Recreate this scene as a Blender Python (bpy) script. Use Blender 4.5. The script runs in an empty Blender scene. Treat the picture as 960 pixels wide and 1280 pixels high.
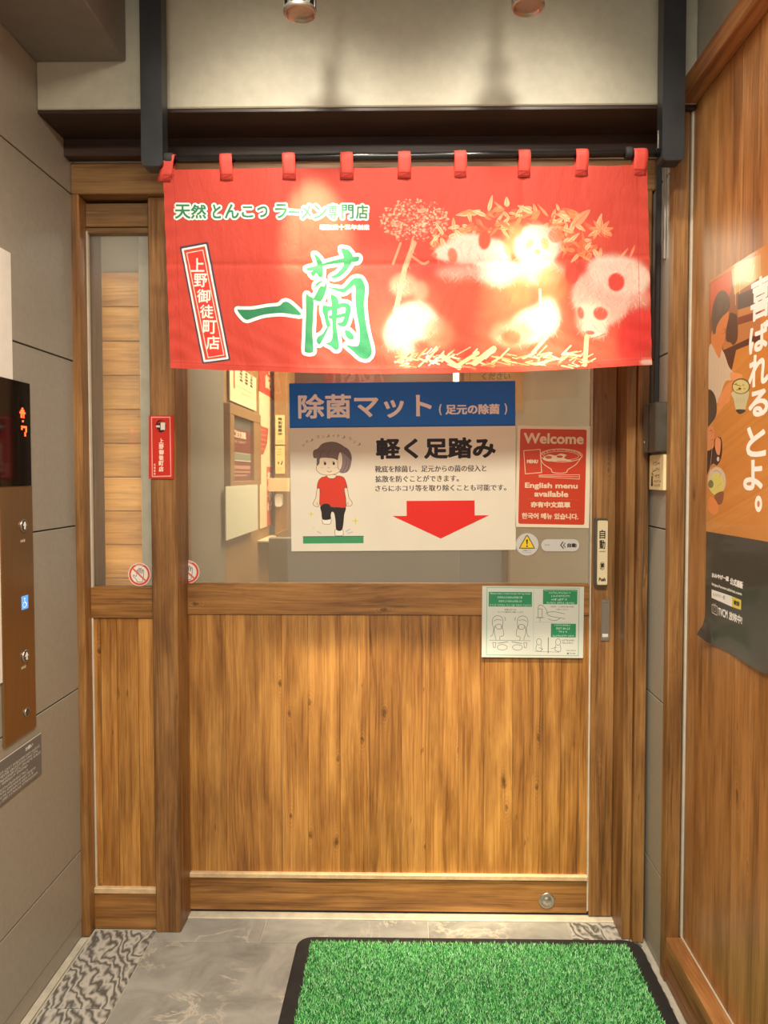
import bpy, bmesh, math, random
import numpy as np
from mathutils import Vector, Matrix

# ------------------------------------------------------------------ camera, world, exposure
SC = bpy.context.scene
COL = SC.collection
F, PX, PY = 940.0, 494.6, 628.5            # focal length and principal point for the 960x1280 frame
CAM = Vector((0.0, -2.324, 1.387))
PITCH, YAW = math.radians(2.1), math.radians(1.0)
cd = bpy.data.cameras.new('camera')
cd.sensor_fit = 'VERTICAL'; cd.sensor_height = 36.0; cd.sensor_width = 27.0
cd.lens = 36.0 * F / 1280.0
cd.shift_x = -(PX - 480.0) / 1280.0; cd.shift_y = (PY - 640.0) / 1280.0
cd.clip_start = 0.02
cam = bpy.data.objects.new('camera', cd); COL.objects.link(cam)
cam.location = CAM; cam.rotation_euler = (math.pi / 2 - PITCH, 0, YAW)
SC.camera = cam
CR = cam.rotation_euler.to_matrix()

SC.view_settings.view_transform = 'Standard'
SC.view_settings.look = 'None'
SC.view_settings.gamma = 1.0
SC.view_settings.use_curve_mapping = False
SC.view_settings.exposure = 0.68

W = bpy.data.worlds.new('world'); SC.world = W; W.use_nodes = True
W.node_tree.nodes['Background'].inputs[0].default_value = (0.98, 0.95, 0.84, 1)
W.node_tree.nodes['Background'].inputs[1].default_value = 0.70

def lamp(kind, name, loc, aim, power, color, size=0.05, angle=60, blend=0.4):
    l = bpy.data.lights.new(name, kind); l.energy = power; l.color = color
    if kind == 'SPOT':
        l.spot_size = math.radians(angle); l.spot_blend = blend; l.shadow_soft_size = size
    elif kind == 'AREA':
        l.shape = 'RECTANGLE'; l.size, l.size_y = size
    else:
        l.shadow_soft_size = size
    o = bpy.data.objects.new(name, l); COL.objects.link(o); o.location = loc
    o.rotation_euler = (Vector(aim) - Vector(loc)).to_track_quat('-Z', 'Y').to_euler()
    return o
WARM = (1.0, 0.84, 0.58)
WHITE = (1.0, 0.92, 0.76)
SPOTC = (1.0, 0.80, 0.44)
# the two ceiling spots that show at the top of the picture
lamp('SPOT', 'spot_lamp', (-0.262, -0.62, 2.38), (-0.235, -0.383, 1.98), 60, SPOTC, 0.012, 28, 0.8)
lamp('SPOT', 'spot_lamp', (0.285, -0.62, 2.40), (0.29, -0.37, 1.75), 95, SPOTC, 0.015, 24, 0.9)
# recessed downlights further back in the corridor ceiling, then added fill for the beam
lamp('SPOT', 'downlight_lamp', (-0.28, -0.92, 2.68), (-0.22, -0.35, 1.4), 25, WHITE, 0.03, 110, 1.0)
lamp('SPOT', 'downlight_lamp', (0.30, -0.92, 2.68), (0.24, -0.35, 1.4), 23, WHITE, 0.03, 110, 1.0)
lamp('SPOT', 'downlight_lamp', (-0.10, -0.89, 2.66), (-0.06, 0.0, 0.66), 185, WARM, 0.025, 25, 0.8)
lamp('SPOT', 'downlight_lamp', (0.44, -0.89, 2.66), (0.34, 0.0, 0.45), 120, WARM, 0.025, 22, 0.9)
lamp('SPOT', 'added_beam_fill', (-0.42, -1.40, 2.66), (-0.34, -0.32, 2.32), 14, WHITE, 0.06, 34, 1.0)  # this spot and the next are added, unseen, to brighten the beam
lamp('SPOT', 'added_beam_fill', (0.36, -1.40, 2.66), (0.30, -0.32, 2.32), 14, WHITE, 0.06, 34, 1.0)
lamp('AREA', 'ceiling_panel_lamp', (-0.1, -2.3, 2.69), (-0.1, -2.3, 0), 60, WHITE, (0.6, 0.6))
# the room behind the glass
lamp('AREA', 'added_side_room_fill', (-0.99, 0.04, 1.5), (-0.95, 0.2, 1.5), 0.9, (1.0, 0.86, 0.64), (0.03, 1.5))  # hidden strip added behind the jamb to brighten the boards
lamp('AREA', 'inner_ceiling_lamp', (0.0, 1.1, 2.33), (0.0, 1.1, 0), 46, (1.0, 0.86, 0.66), (0.9, 0.9))

# ------------------------------------------------------------------ pixel <-> room helpers
def ray(u, v):
    return CR @ Vector(((u - PX) / F, -(v - PY) / F, -1.0))
def onY(u, v, Y):
    d = ray(u, v); t = (Y - CAM.y) / d.y
    p = CAM + d * t; return p
def onX(u, v, X):
    d = ray(u, v); t = (X - CAM.x) / d.x
    return CAM + d * t

# ------------------------------------------------------------------ object helpers
def tag(o, label=None, cat=None, group=None, kind=None):
    if label: o['label'] = label
    if cat: o['category'] = cat
    if group: o['group'] = group
    if kind: o['kind'] = kind
    return o
def empty(name, loc=(0, 0, 0), label=None, cat=None, group=None, kind=None, parent=None):
    o = bpy.data.objects.new(name, None); COL.objects.link(o); o.location = loc
    o.empty_display_size = 0.05
    if parent: o.parent = parent
    return tag(o, label, cat, group, kind)
def link(name, me, mat, parent=None, loc=(0, 0, 0), rot=(0, 0, 0)):
    o = bpy.data.objects.new(name, me); COL.objects.link(o)
    if mat is not None and len(me.materials) == 0: me.materials.append(mat)
    o.location = loc; o.rotation_euler = rot
    if parent is not None:
        o.parent = parent
        o.location = Vector(loc) - parent_loc(parent)
    return o
def parent_loc(p):
    l = Vector(p.location)
    while p.parent:
        p = p.parent; l = l + Vector(p.location)
    return l
BOXES = {}
def box_mesh(sx, sy, sz, bev=0.0015, seg=1):
    key = (round(sx, 4), round(sy, 4), round(sz, 4), bev, seg)
    bm = bmesh.new(); bmesh.ops.create_cube(bm, size=1.0)
    bmesh.ops.scale(bm, vec=(sx, sy, sz), verts=bm.verts)
    if bev > 0 and min(sx, sy, sz) > 2.2 * bev:
        bmesh.ops.bevel(bm, geom=list(bm.edges), offset=bev, segments=seg, affect='EDGES', profile=0.6)
    me = bpy.data.meshes.new('box'); bm.to_mesh(me); bm.free()
    if seg > 1:
        for p in me.polygons: p.use_smooth = True
    return me
def box(name, x0, x1, y0, y1, z0, z1, mat, parent=None, bev=0.0015, seg=1):
    x0, x1 = sorted((x0, x1)); y0, y1 = sorted((y0, y1)); z0, z1 = sorted((z0, z1))
    me = box_mesh(x1 - x0, y1 - y0, z1 - z0, bev, seg)
    return link(name, me, mat, parent, ((x0 + x1) / 2, (y0 + y1) / 2, (z0 + z1) / 2))
def pbox(name, u0, v0, u1, v1, Y, depth, mat, parent=None, bev=0.0015, seg=1):
    """box whose front face lies at depth Y and spans the rectangle seen at (u0,v0)-(u1,v1)"""
    um, vm = (u0 + u1) / 2, (v0 + v1) / 2
    x0, x1 = onY(u0, vm, Y).x, onY(u1, vm, Y).x
    z1, z0 = onY(um, v0, Y).z, onY(um, v1, Y).z
    return box(name, x0, x1, Y, Y + depth, z0, z1, mat, parent, bev, seg)
def lathe_mesh(prof, n=32):
    """profile of (radius, z) spun about z"""
    vs, fs = [], []
    for r, z in prof:
        for k in range(n):
            a = 2 * math.pi * k / n; vs.append((r * math.cos(a), r * math.sin(a), z))
    m = len(prof)
    for i in range(m - 1):
        for k in range(n):
            a, b = i * n + k, i * n + (k + 1) % n
            fs.append((a, b, b + n, a + n))
    fs.append(tuple(range(n - 1, -1, -1))); fs.append(tuple((m - 1) * n + k for k in range(n)))
    me = bpy.data.meshes.new('lathe'); me.from_pydata(vs, [], fs)
    for p in me.polygons: p.use_smooth = len(p.vertices) == 4
    return me
def prism_mesh(pts, depth):
    """outline in x,z pushed back along +y"""
    bm = bmesh.new()
    f = bm.faces.new([bm.verts.new((x, 0, z)) for x, z in pts])
    r = bmesh.ops.extrude_face_region(bm, geom=[f])
    bmesh.ops.translate(bm, vec=(0, depth, 0), verts=[g for g in r['geom'] if isinstance(g, bmesh.types.BMVert)])
    bmesh.ops.recalc_face_normals(bm, faces=bm.faces)
    me = bpy.data.meshes.new('prism'); bm.to_mesh(me); bm.free(); return me
def round_rect(w, h, r, n=5):
    pts = []
    for cx, cz, a0 in ((w/2-r, h/2-r, 0), (-w/2+r, h/2-r, 90), (-w/2+r, -h/2+r, 180), (w/2-r, -h/2+r, 270)):
        for k in range(n + 1):
            a = math.radians(a0 + 90 * k / n); pts.append((cx + r * math.cos(a), cz + r * math.sin(a)))
    return pts

# ------------------------------------------------------------------ materials
def s2l(c):
    return tuple((x / 12.92 if x <= 0.04045 else ((x + 0.055) / 1.055) ** 2.4) for x in [k / 255.0 for k in c])
def nt(name):
    m = bpy.data.materials.new(name); m.use_nodes = True
    t = m.node_tree; return m, t, t.nodes, t.links, t.nodes['Principled BSDF']
def noise(t, vec, scale, detail=3, rough=0.55, dist=0.0):
    n = t.nodes.new('ShaderNodeTexNoise'); n.inputs['Scale'].default_value = scale
    n.inputs['Detail'].default_value = detail; n.inputs['Roughness'].default_value = rough
    n.inputs['Distortion'].default_value = dist
    t.links.new(vec, n.inputs['Vector']); return n.outputs['Fac']
def mapped(t, vec, scale):
    m = t.nodes.new('ShaderNodeMapping'); m.inputs['Scale'].default_value = scale
    t.links.new(vec, m.inputs['Vector']); return m.outputs[0]
def ramp(t, fac, stops):
    r = t.nodes.new('ShaderNodeValToRGB'); e = r.color_ramp.elements
    while len(e) < len(stops): e.new(0.5)
    for i, (p, c) in enumerate(stops):
        e[i].position = p; e[i].color = (*c, 1) if len(c) == 3 else c
    t.links.new(fac, r.inputs[0]); return r.outputs[0]
def math_(t, op, a, b=None, c=None, clamp=False):
    n = t.nodes.new('ShaderNodeMath'); n.operation = op; n.use_clamp = clamp
    for i, x in enumerate((a, b, c)):
        if x is None: continue
        if isinstance(x, (int, float)): n.inputs[i].default_value = x
        else: t.links.new(x, n.inputs[i])
    return n.outputs[0]
def mixc(t, fac, a, b, mode='MIX'):
    n = t.nodes.new('ShaderNodeMix'); n.data_type = 'RGBA'; n.blend_type = mode
    for s, x in ((0, fac), (6, a), (7, b)):
        if isinstance(x, (int, float)): n.inputs[s].default_value = x
        elif isinstance(x, tuple): n.inputs[s].default_value = (*x, 1)
        else: t.links.new(x, n.inputs[s])
    return n.outputs[2]
def coords(t, rnd=37.0):
    tc = t.nodes.new('ShaderNodeTexCoord'); oi = t.nodes.new('ShaderNodeObjectInfo')
    v = t.nodes.new('ShaderNodeVectorMath'); v.operation = 'MULTIPLY_ADD'
    cb = t.nodes.new('ShaderNodeCombineXYZ')
    for i, k in enumerate((1.0, 3.7, 7.3)): t.links.new(math_(t, 'MULTIPLY', oi.outputs['Random'], k), cb.inputs[i])
    v.inputs[1].default_value = (rnd, rnd, rnd)
    t.links.new(cb.outputs[0], v.inputs[0]); t.links.new(tc.outputs['Object'], v.inputs[2])
    return v.outputs[0], oi.outputs['Random']
def bump(t, h, strength, dist, bsdf):
    b = t.nodes.new('ShaderNodeBump'); b.inputs['Strength'].default_value = strength
    b.inputs['Distance'].default_value = dist
    t.links.new(h, b.inputs['Height']); t.links.new(b.outputs[0], bsdf.inputs['Normal'])

def wood(name, axis, dark, mid, light, knots=True, rough=0.42, vary=0.25, coarse=1.0, flat=False):
    m, t, N, L, B = nt(name)
    vec, rnd = coords(t)
    def sc(across, along):
        s = [across] * 3; s['XYZ'.index(axis)] = along; return tuple(s)
    # gentle wander of the grain
    wob = noise(t, mapped(t, vec, sc(4, 1.4)), 1.0, 2)
    add = N.new('ShaderNodeVectorMath'); add.operation = 'ADD'
    cb = N.new('ShaderNodeCombineXYZ')
    w = math_(t, 'MULTIPLY', math_(t, 'SUBTRACT', wob, 0.5), 0.035)
    for i in range(3):
        if i != 'XYZ'.index(axis): L.new(w, cb.inputs[i])
    L.new(vec, add.inputs[0]); L.new(cb.outputs[0], add.inputs[1])
    v2 = add.outputs[0]
    if knots:
        vo = N.new('ShaderNodeTexVoronoi'); vo.inputs['Scale'].default_value = 1.0
        ks = list(sc(11.0 * coarse, 5.2 * coarse))
        kv = mapped(t, v2, tuple(ks))
        if flat:                  # knots run straight through the thin board
            vo.voronoi_dimensions = '2D'
            sp_ = N.new('ShaderNodeSeparateXYZ'); cp_ = N.new('ShaderNodeCombineXYZ')
            L.new(kv, sp_.inputs[0]); L.new(sp_.outputs[0], cp_.inputs[0]); L.new(sp_.outputs[2], cp_.inputs[1]); kv = cp_.outputs[0]
        L.new(kv, vo.inputs['Vector'])
        sel = N.new('ShaderNodeSeparateColor'); L.new(vo.outputs['Color'], sel.inputs[0])
        has = math_(t, 'GREATER_THAN', sel.outputs[0], 0.80 if flat else 0.5)
        near = math_(t, 'MULTIPLY', ramp(t, vo.outputs['Distance'], [(0.0, (1, 1, 1)), (0.22, (0.25,) * 3), (0.45, (0, 0, 0))]), has)
        kd = math_(t, 'ADD', vo.outputs['Distance'], math_(t, 'MULTIPLY', math_(t, 'SUBTRACT', noise(t, mapped(t, vec, (70, 70, 70)), 1.0, 2), 0.42), 0.16))
        core = math_(t, 'MULTIPLY', ramp(t, math_(t, 'MULTIPLY', kd, math_(t, 'ADD', sel.outputs[1], 0.6)), [(0.02, (1, 1, 1)), (0.10, (0, 0, 0))]), has)
        rings = math_(t, 'MULTIPLY', math_(t, 'SINE', math_(t, 'MULTIPLY', vo.outputs['Distance'], 95.0)), near)
    streak = noise(t, mapped(t, v2, sc(30 * coarse, 1.3)), 1.0, 5, 0.58, 0.5)
    fine = noise(t, mapped(t, v2, sc(190, 4.0)), 1.0, 3, 0.65)
    broad = noise(t, mapped(t, v2, sc(7, 1.0)), 1.0, 3)
    g = math_(t, 'ADD', math_(t, 'MULTIPLY', streak, 0.55), math_(t, 'MULTIPLY', fine, 0.45))
    if knots: g = math_(t, 'ADD', g, math_(t, 'MULTIPLY', rings, 0.05))
    g = math_(t, 'ADD', g, math_(t, 'MULTIPLY', math_(t, 'SUBTRACT', broad, 0.5), 0.30))
    c = ramp(t, g, [(0.31, s2l(dark)), (0.465, s2l(mid)), (0.62, s2l(light))])
    # thin dark pores running with the grain
    pore = ramp(t, noise(t, mapped(t, v2, sc(120, 2.6)), 1.0, 2), [(0.30, (0.55,) * 3), (0.38, (1, 1, 1))])
    c = mixc(t, 0.6, c, pore, 'MULTIPLY')
    # blotchy stain in the finish
    blot = ramp(t, noise(t, mapped(t, vec, sc(15, 3.2)), 1.0, 4, 0.6), [(0.36, (0.55, 0.49, 0.42)), (0.58, (1, 1, 1))])
    c = mixc(t, 0.8, c, blot, 'MULTIPLY')
    if knots: c = mixc(t, math_(t, 'MULTIPLY', core, 0.75), c, s2l((52, 28, 12)))
    tick = ramp(t, noise(t, mapped(t, vec, sc(75, 13)), 1.0, 1), [(0.76, (0, 0, 0)), (0.80, (1, 1, 1))])
    if knots: c = mixc(t, math_(t, 'MULTIPLY', tick, 0.55), c, s2l((70, 40, 18)))
    tone = N.new('ShaderNodeHueSaturation'); L.new(c, tone.inputs['Color'])
    L.new(math_(t, 'ADD', math_(t, 'MULTIPLY', rnd, vary), 1.0 - vary / 2), tone.inputs['Value'])
    L.new(tone.outputs[0], B.inputs['Base Color'])
    B.inputs['Roughness'].default_value = rough
    bump(t, g, 0.35, 0.002, B)
    return m
def plain(name, col, rough=0.5, metal=0.0, var=0.06, scale=25, bmp=0.0, coat=0.0, spec=0.5):
    m, t, N, L, B = nt(name)
    vec, rnd = coords(t, 5.0)
    n = noise(t, vec, scale, 4, 0.6)
    c = s2l(col)
    a = tuple(max(0, x * (1 - var * 2)) for x in c); b = tuple(min(1, x * (1 + var * 2)) for x in c)
    L.new(ramp(t, n, [(0.3, a), (0.7, b)]), B.inputs['Base Color'])
    B.inputs['Roughness'].default_value = rough; B.inputs['Metallic'].default_value = metal
    B.inputs['Coat Weight'].default_value = coat
    B.inputs['Specular IOR Level'].default_value = spec
    if bmp: bump(t, noise(t, vec, scale * 12, 3), bmp, 0.001, B)
    return m
def brushed(name, col, axis='Z', rough=0.32):
    m, t, N, L, B = nt(name)
    vec, rnd = coords(t, 5.0)
    s = [300] * 3; s['XYZ'.index(axis)] = 4
    n = noise(t, mapped(t, vec, tuple(s)), 1.0, 2)
    c = s2l(col)
    L.new(ramp(t, n, [(0.3, tuple(x * .8 for x in c)), (0.7, c)]), B.inputs['Base Color'])
    B.inputs['Metallic'].default_value = 0.9; B.inputs['Roughness'].default_value = rough
    bump(t, n, 0.15, 0.0005, B); return m
def glow(name, col, power):
    m, t, N, L, B = nt(name)
    B.inputs['Base Color'].default_value = (*s2l(col), 1)
    B.inputs['Emission Color'].default_value = (*s2l(col), 1)
    B.inputs['Emission Strength'].default_value = power; return m
def glass(name, veil, tint, amount, rough=0.02):
    """clear pane: what is behind shows through, with a fresnel reflection and a thin film of haze"""
    m, t, N, L, B = nt(name); N.remove(B); out = N['Material Output']
    tr = N.new('ShaderNodeBsdfTransparent'); tr.inputs[0].default_value = (*tint, 1)
    gl = N.new('ShaderNodeBsdfGlossy'); gl.inputs['Roughness'].default_value = rough
    df = N.new('ShaderNodeBsdfDiffuse'); df.inputs[0].default_value = (*s2l(veil), 1)
    fr = N.new('ShaderNodeFresnel'); fr.inputs[0].default_value = 1.52
    tc = N.new('ShaderNodeTexCoord')
    sm = noise(t, tc.outputs['Object'], 6.0, 4)
    a = N.new('ShaderNodeMixShader'); b = N.new('ShaderNodeMixShader')
    L.new(math_(t, 'MULTIPLY', ramp(t, sm, [(0.2, (.75,) * 3), (0.8, (1,) * 3)]), amount), a.inputs[0])
    L.new(tr.outputs[0], a.inputs[1]); L.new(df.outputs[0], a.inputs[2])
    L.new(math_(t, 'MULTIPLY', fr.outputs[0], 1.1), b.inputs[0])
    L.new(a.outputs[0], b.inputs[1]); L.new(gl.outputs[0], b.inputs[2])
    L.new(b.outputs[0], out.inputs[0]); return m

WD = ((106, 66, 30), (166, 113, 54), (198, 145, 76))
M = {}
M['wood_z'] = wood('stained_pine_upright', 'Z', *WD, vary=0.16, flat=True)
M['wood_x'] = wood('stained_pine_lying', 'X', (88, 58, 30), (146, 100, 50), (178, 128, 70), vary=0.15, flat=True)
M['wood_post'] = wood('stained_post', 'Z', (80, 54, 30), (140, 98, 54), (170, 124, 72), vary=0.1)
M['wood_y'] = wood('stained_rail_deep', 'Y', (84, 50, 26), (150, 98, 54), (180, 126, 76), knots=False, vary=0.05)
M['wood_wall'] = wood('veneer_wall', 'Z', (112, 74, 40), (164, 112, 62), (186, 134, 82), vary=0.06, coarse=0.8, rough=0.35)
M['wood_gap_shade'] = wood('gap_shaded_wood', 'Z', (14, 8, 6), (30, 17, 11), (46, 27, 17), knots=False, vary=0.1)  # brown jamb wood, darkened to paint in the shade of the door gap
M['wood_lintel'] = wood('lintel_wood', 'X', (94, 66, 36), (136, 100, 58), (158, 120, 74), knots=False, vary=0.1)
M['dark_board'] = wood('dark_soffit_board', 'X', (34, 22, 18), (52, 35, 28), (64, 44, 36), knots=False, vary=0.05)
M['ledge'] = plain('pale_worn_ledge', (206, 178, 138), 0.5, var=0.10, scale=30)
M['gray_wall'] = plain('grey_laminate', (154, 148, 136), 0.42, var=0.03, scale=60, bmp=0.03)
M['gray_joint'] = plain('dark_joint', (26, 22, 20), 0.7)
M['beam_gray'] = plain('grey_beam_paint', (178, 172, 154), 0.5, var=0.03, scale=40, bmp=0.05)
M['bulk_gray'] = plain('grey_bulkhead_paint', (118, 110, 102), 0.5, var=0.03)
M['ceil'] = plain('dark_ceiling', (78, 74, 72), 0.7, var=0.04)
M['black_metal'] = plain('black_painted_metal', (38, 39, 42), 0.42, var=0.15, scale=14, bmp=0.06)
M['rod_metal'] = plain('black_gloss_rod', (26, 24, 24), 0.22, var=0.1)
M['rubber'] = plain('black_rubber', (38, 37, 37), 0.75, var=0.12, bmp=0.2)
M['steel'] = brushed('brushed_steel', (190, 184, 174))
M['bronze'] = brushed('bronze_tinted_steel', (176, 146, 108), 'Z', 0.36)
M['dark_steel'] = plain('dark_grey_metal', (92, 90, 84), 0.35, 0.5, var=0.08)
M['white_caulk'] = plain('white_sealant', (196, 186, 166), 0.6, var=0.05)
M['grout'] = plain('pale_grout', (186, 180, 164), 0.8, var=0.08, bmp=0.3)
M['cream'] = plain('cream_plastic', (232, 216, 176), 0.35, var=0.02)
M['white'] = plain('white_panel', (236, 234, 226), 0.35, var=0.02)
M['beige'] = plain('beige_plaster', (206, 190, 158), 0.6, var=0.03, scale=8, bmp=0.05)
M['black_glass'] = plain('black_display_glass', (10, 9, 9), 0.08, var=0.02)
M['inner_gray'] = plain('inner_grey_wall', (128, 120, 104), 0.5, var=0.04, scale=6)
M['inner_brown'] = plain('inner_brown_panel', (150, 112, 66), 0.5, var=0.06)
M['inner_dark'] = plain('inner_dark_panel', (52, 24, 18), 0.6, var=0.08)
M['glass'] = glass('door_glass', (190, 178, 158), (0.93, 0.92, 0.88), 0.22)
M['film_glass'] = glass('hazy_side_glass', (186, 180, 168), (0.96, 0.95, 0.92), 0.12, 0.08)
M['led'] = glow('red_led', (255, 60, 24), 5.0)
M['lens'] = glow('lamp_lens', (255, 236, 200), 6.0)

def stone_mat(swirl):
    m, t, N, L, B = nt('swirled_grey_tile' if swirl else 'grey_marbled_tile')
    vec, rnd = coords(t, 11.0)
    if swirl:
        n0 = noise(t, vec, 5.0, 2)
        wv = N.new('ShaderNodeTexWave'); wv.wave_type = 'BANDS'; wv.bands_direction = 'DIAGONAL'
        wv.inputs['Scale'].default_value = 20.0; wv.inputs['Distortion'].default_value = 15.0
        wv.inputs['Detail'].default_value = 2.5; wv.inputs['Detail Scale'].default_value = 1.1
        L.new(mapped(t, vec, (1.0, 0.55, 1.0)), wv.inputs['Vector'])
        c = ramp(t, wv.outputs['Fac'], [(0.02, s2l((92, 90, 86))), (0.25, s2l((132, 129, 123))), (0.6, s2l((158, 155, 148))), (0.95, s2l((186, 182, 174)))])
        h = wv.outputs['Fac']
        L.new(c, B.inputs['Base Color']); B.inputs['Roughness'].default_value = 0.45
        bump(t, h, 0.5, 0.002, B)
    else:
        base = ramp(t, noise(t, vec, 7.0, 6, 0.62, 0.8), [(0.3, s2l((128, 127, 122))), (0.7, s2l((172, 170, 163)))])
        v = noise(t, vec, 5.5, 5, 0.6, 1.6)
        vein = ramp(t, math_(t, 'ABSOLUTE', math_(t, 'SUBTRACT', v, 0.52)), [(0.0, (1,) * 3), (0.035, (0,) * 3)])
        gate = ramp(t, noise(t, vec, 6.0, 2), [(0.46, (0,) * 3), (0.60, (1,) * 3)])
        c = mixc(t, math_(t, 'MULTIPLY', math_(t, 'MULTIPLY', vein, gate), 0.75), base, s2l((206, 196, 180)))
        L.new(c, B.inputs['Base Color']); B.inputs['Roughness'].default_value = 0.40
        bump(t, noise(t, vec, 60.0, 4), 0.12, 0.002, B)
    return m
M['stone'] = stone_mat(False); M['swirl'] = stone_mat(True)

# ------------------------------------------------------------------ flat print: a small vector rasteriser
_tcurve = bpy.data.curves.new('glyphs', 'FONT'); _tcurve.resolution_u = 3
_tobj = bpy.data.objects.new('glyphs', _tcurve); COL.objects.link(_tobj)
_gcache = {}
def glyph_edges(s):
    if s in _gcache: return _gcache[s]
    _tcurve.body = s
    dg = bpy.context.evaluated_depsgraph_get()
    e = _tobj.evaluated_get(dg); me = e.to_mesh()
    co = np.zeros(len(me.vertices) * 3); me.vertices.foreach_get('co', co); co = co.reshape(-1, 3)[:, :2]
    a, b = [], []
    for p in me.polygons:
        vs = list(p.vertices)
        a += vs; b += vs[1:] + vs[:1]
    e.to_mesh_clear()
    r = (co[a], co[b]); _gcache[s] = r; return r
def smooth(pts, n=6, closed=True):
    P = [np.array(p, float) for p in pts]; out = []; m = len(P)
    for i in range(m if closed else m - 1):
        if closed: p0, p1, p2, p3 = P[i-1], P[i], P[(i+1) % m], P[(i+2) % m]
        else: p0, p1, p2, p3 = P[max(i-1, 0)], P[i], P[i+1], P[min(i+2, m-1)]
        for k in range(n):
            t = k / n
            out.append(0.5 * ((2*p1) + (-p0+p2)*t + (2*p0-5*p1+4*p2-p3)*t*t + (-p0+3*p1-3*p2+p3)*t**3))
    if not closed: out.append(P[-1])
    return [tuple(p) for p in out]
def blur(a, r):
    r = int(round(r))
    for _ in range(2):
        for ax in (0, 1):
            if r < 1: continue
            p = np.pad(a, [(r, r) if k == ax else (0, 0) for k in range(a.ndim)], mode='edge')
            c = np.cumsum(p, axis=ax)
            z = np.zeros_like(np.take(c, [0], axis=ax)); c = np.concatenate([z, c], axis=ax)
            n = a.shape[ax]; w = 2 * r + 1
            hi = np.take(c, range(w, w + n), axis=ax); lo = np.take(c, range(0, n), axis=ax)
            a = (hi - lo) / w
    return a
class Canvas:
    def __init__(s, x0, y0, x1, y1, k, bg, fn=None):
        s.x0, s.y0, s.k = x0, y0, k; s.w, s.h = int(round((x1-x0)*k)), int(round((y1-y0)*k))
        s.a = np.empty((s.h, s.w, 3)); s.a[:] = np.array(bg) / 255.0; s.fn = fn
    def T(s, P):
        P = np.asarray(P, float)
        if s.fn is not None: P = np.array([s.fn(*p) for p in P.reshape(-1, 2)]).reshape(P.shape)
        return (P - np.array([s.x0, s.y0])) * s.k
    def edges_mask(s, A, B, pad=0):
        """even-odd cover of edge soup, returns mask on the full canvas window (x,y offset)"""
        ss = 3
        lo = np.floor(np.minimum(A, B).min(0)).astype(int) - 2 - pad; hi = np.ceil(np.maximum(A, B).max(0)).astype(int) + 3 + pad
        lo = np.maximum(lo, -60); hi = np.minimum(hi, [s.w + 60, s.h + 60])
        w, h = hi - lo
        if w < 2 or h < 2: return None
        a = (A - lo) * ss; b = (B - lo) * ss
        y0 = np.minimum(a[:, 1], b[:, 1]); y1 = np.maximum(a[:, 1], b[:, 1])
        r0 = np.clip(np.ceil(y0 - 0.5), 0, h * ss).astype(int); r1 = np.clip(np.ceil(y1 - 0.5), 0, h * ss).astype(int)
        n = r1 - r0; keep = n > 0
        a, b, r0, n = a[keep], b[keep], r0[keep], n[keep]
        if len(n) == 0: return None
        idx = np.repeat(np.arange(len(n)), n)
        rows = r0[idx] + (np.arange(n.sum()) - np.repeat(np.cumsum(n) - n, n))
        t = (rows + 0.5 - a[idx, 1]) / (b[idx, 1] - a[idx, 1])
        xs = a[idx, 0] + t * (b[idx, 0] - a[idx, 0])
        xi = np.clip(np.ceil(xs - 0.5), 0, w * ss).astype(int)
        Fm = np.zeros((h * ss, w * ss + 1), np.int32); np.add.at(Fm, (rows, xi), 1)
        m = (np.cumsum(Fm, 1)[:, :-1] & 1).astype(float)
        m = m.reshape(h, ss, w, ss).mean((1, 3))
        return m, lo
    def comp(s, mm, col, alpha=1.0):
        if mm is None: return
        m, lo = mm; h, w = m.shape
        X0, Y0 = max(lo[0], 0), max(lo[1], 0); X1, Y1 = min(lo[0] + w, s.w), min(lo[1] + h, s.h)
        if X1 <= X0 or Y1 <= Y0: return
        mc = (m[Y0-lo[1]:Y1-lo[1], X0-lo[0]:X1-lo[0]] * alpha)[..., None]
        s.a[Y0:Y1, X0:X1] = s.a[Y0:Y1, X0:X1] * (1 - mc) + mc * np.array(col) / 255.0
    def dil(s, mm, r):
        m, lo = mm; R = int(math.ceil(r))
        m = np.pad(m, R + 1); lo = np.array(lo) - (R + 1)
        H = [m]
        for k in range(1, R + 1):
            x = H[-1].copy(); x[:, k:] = np.maximum(x[:, k:], m[:, :-k]); x[:, :-k] = np.maximum(x[:, :-k], m[:, k:]); H.append(x)
        out = np.zeros_like(m)
        for dy in range(-R, R + 1):
            q = r * r - dy * dy
            if q < 0: continue
            k0 = min(R, int(round(math.sqrt(q)))); x = H[k0]
            if dy > 0: out[dy:] = np.maximum(out[dy:], x[:-dy])
            elif dy < 0: out[:dy] = np.maximum(out[:dy], x[-dy:])
            else: out = np.maximum(out, x)
        return out, lo
    def poly(s, pts, col, alpha=1.0, soft=0, ret=False):
        P = s.T(pts); mm = s.edges_mask(P, np.roll(P, -1, 0), int(soft * 3))
        if mm is not None and soft: mm = (blur(mm[0], soft), mm[1])
        if ret: return mm
        s.comp(mm, col, alpha)
    def rect(s, x0, y0, x1, y1, col, alpha=1.0, soft=0):
        s.poly([(x0, y0), (x1, y0), (x1, y1), (x0, y1)], col, alpha, soft)
    def rrect(s, x0, y0, x1, y1, r, col, alpha=1.0):
        s.poly([((x0+x1)/2 + a, (y0+y1)/2 + b) for a, b in round_rect(x1-x0, y1-y0, r)], col, alpha)
    def ell(s, cx, cy, rx, ry, col, alpha=1.0, rot=0.0, soft=0):
        c, n = math.cos(rot), math.sin(rot)
        s.poly([(cx + rx*math.cos(a)*c - ry*math.sin(a)*n, cy + rx*math.cos(a)*n + ry*math.sin(a)*c) for a in np.linspace(0, 2*math.pi, 41)[:-1]], col, alpha, soft)
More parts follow.
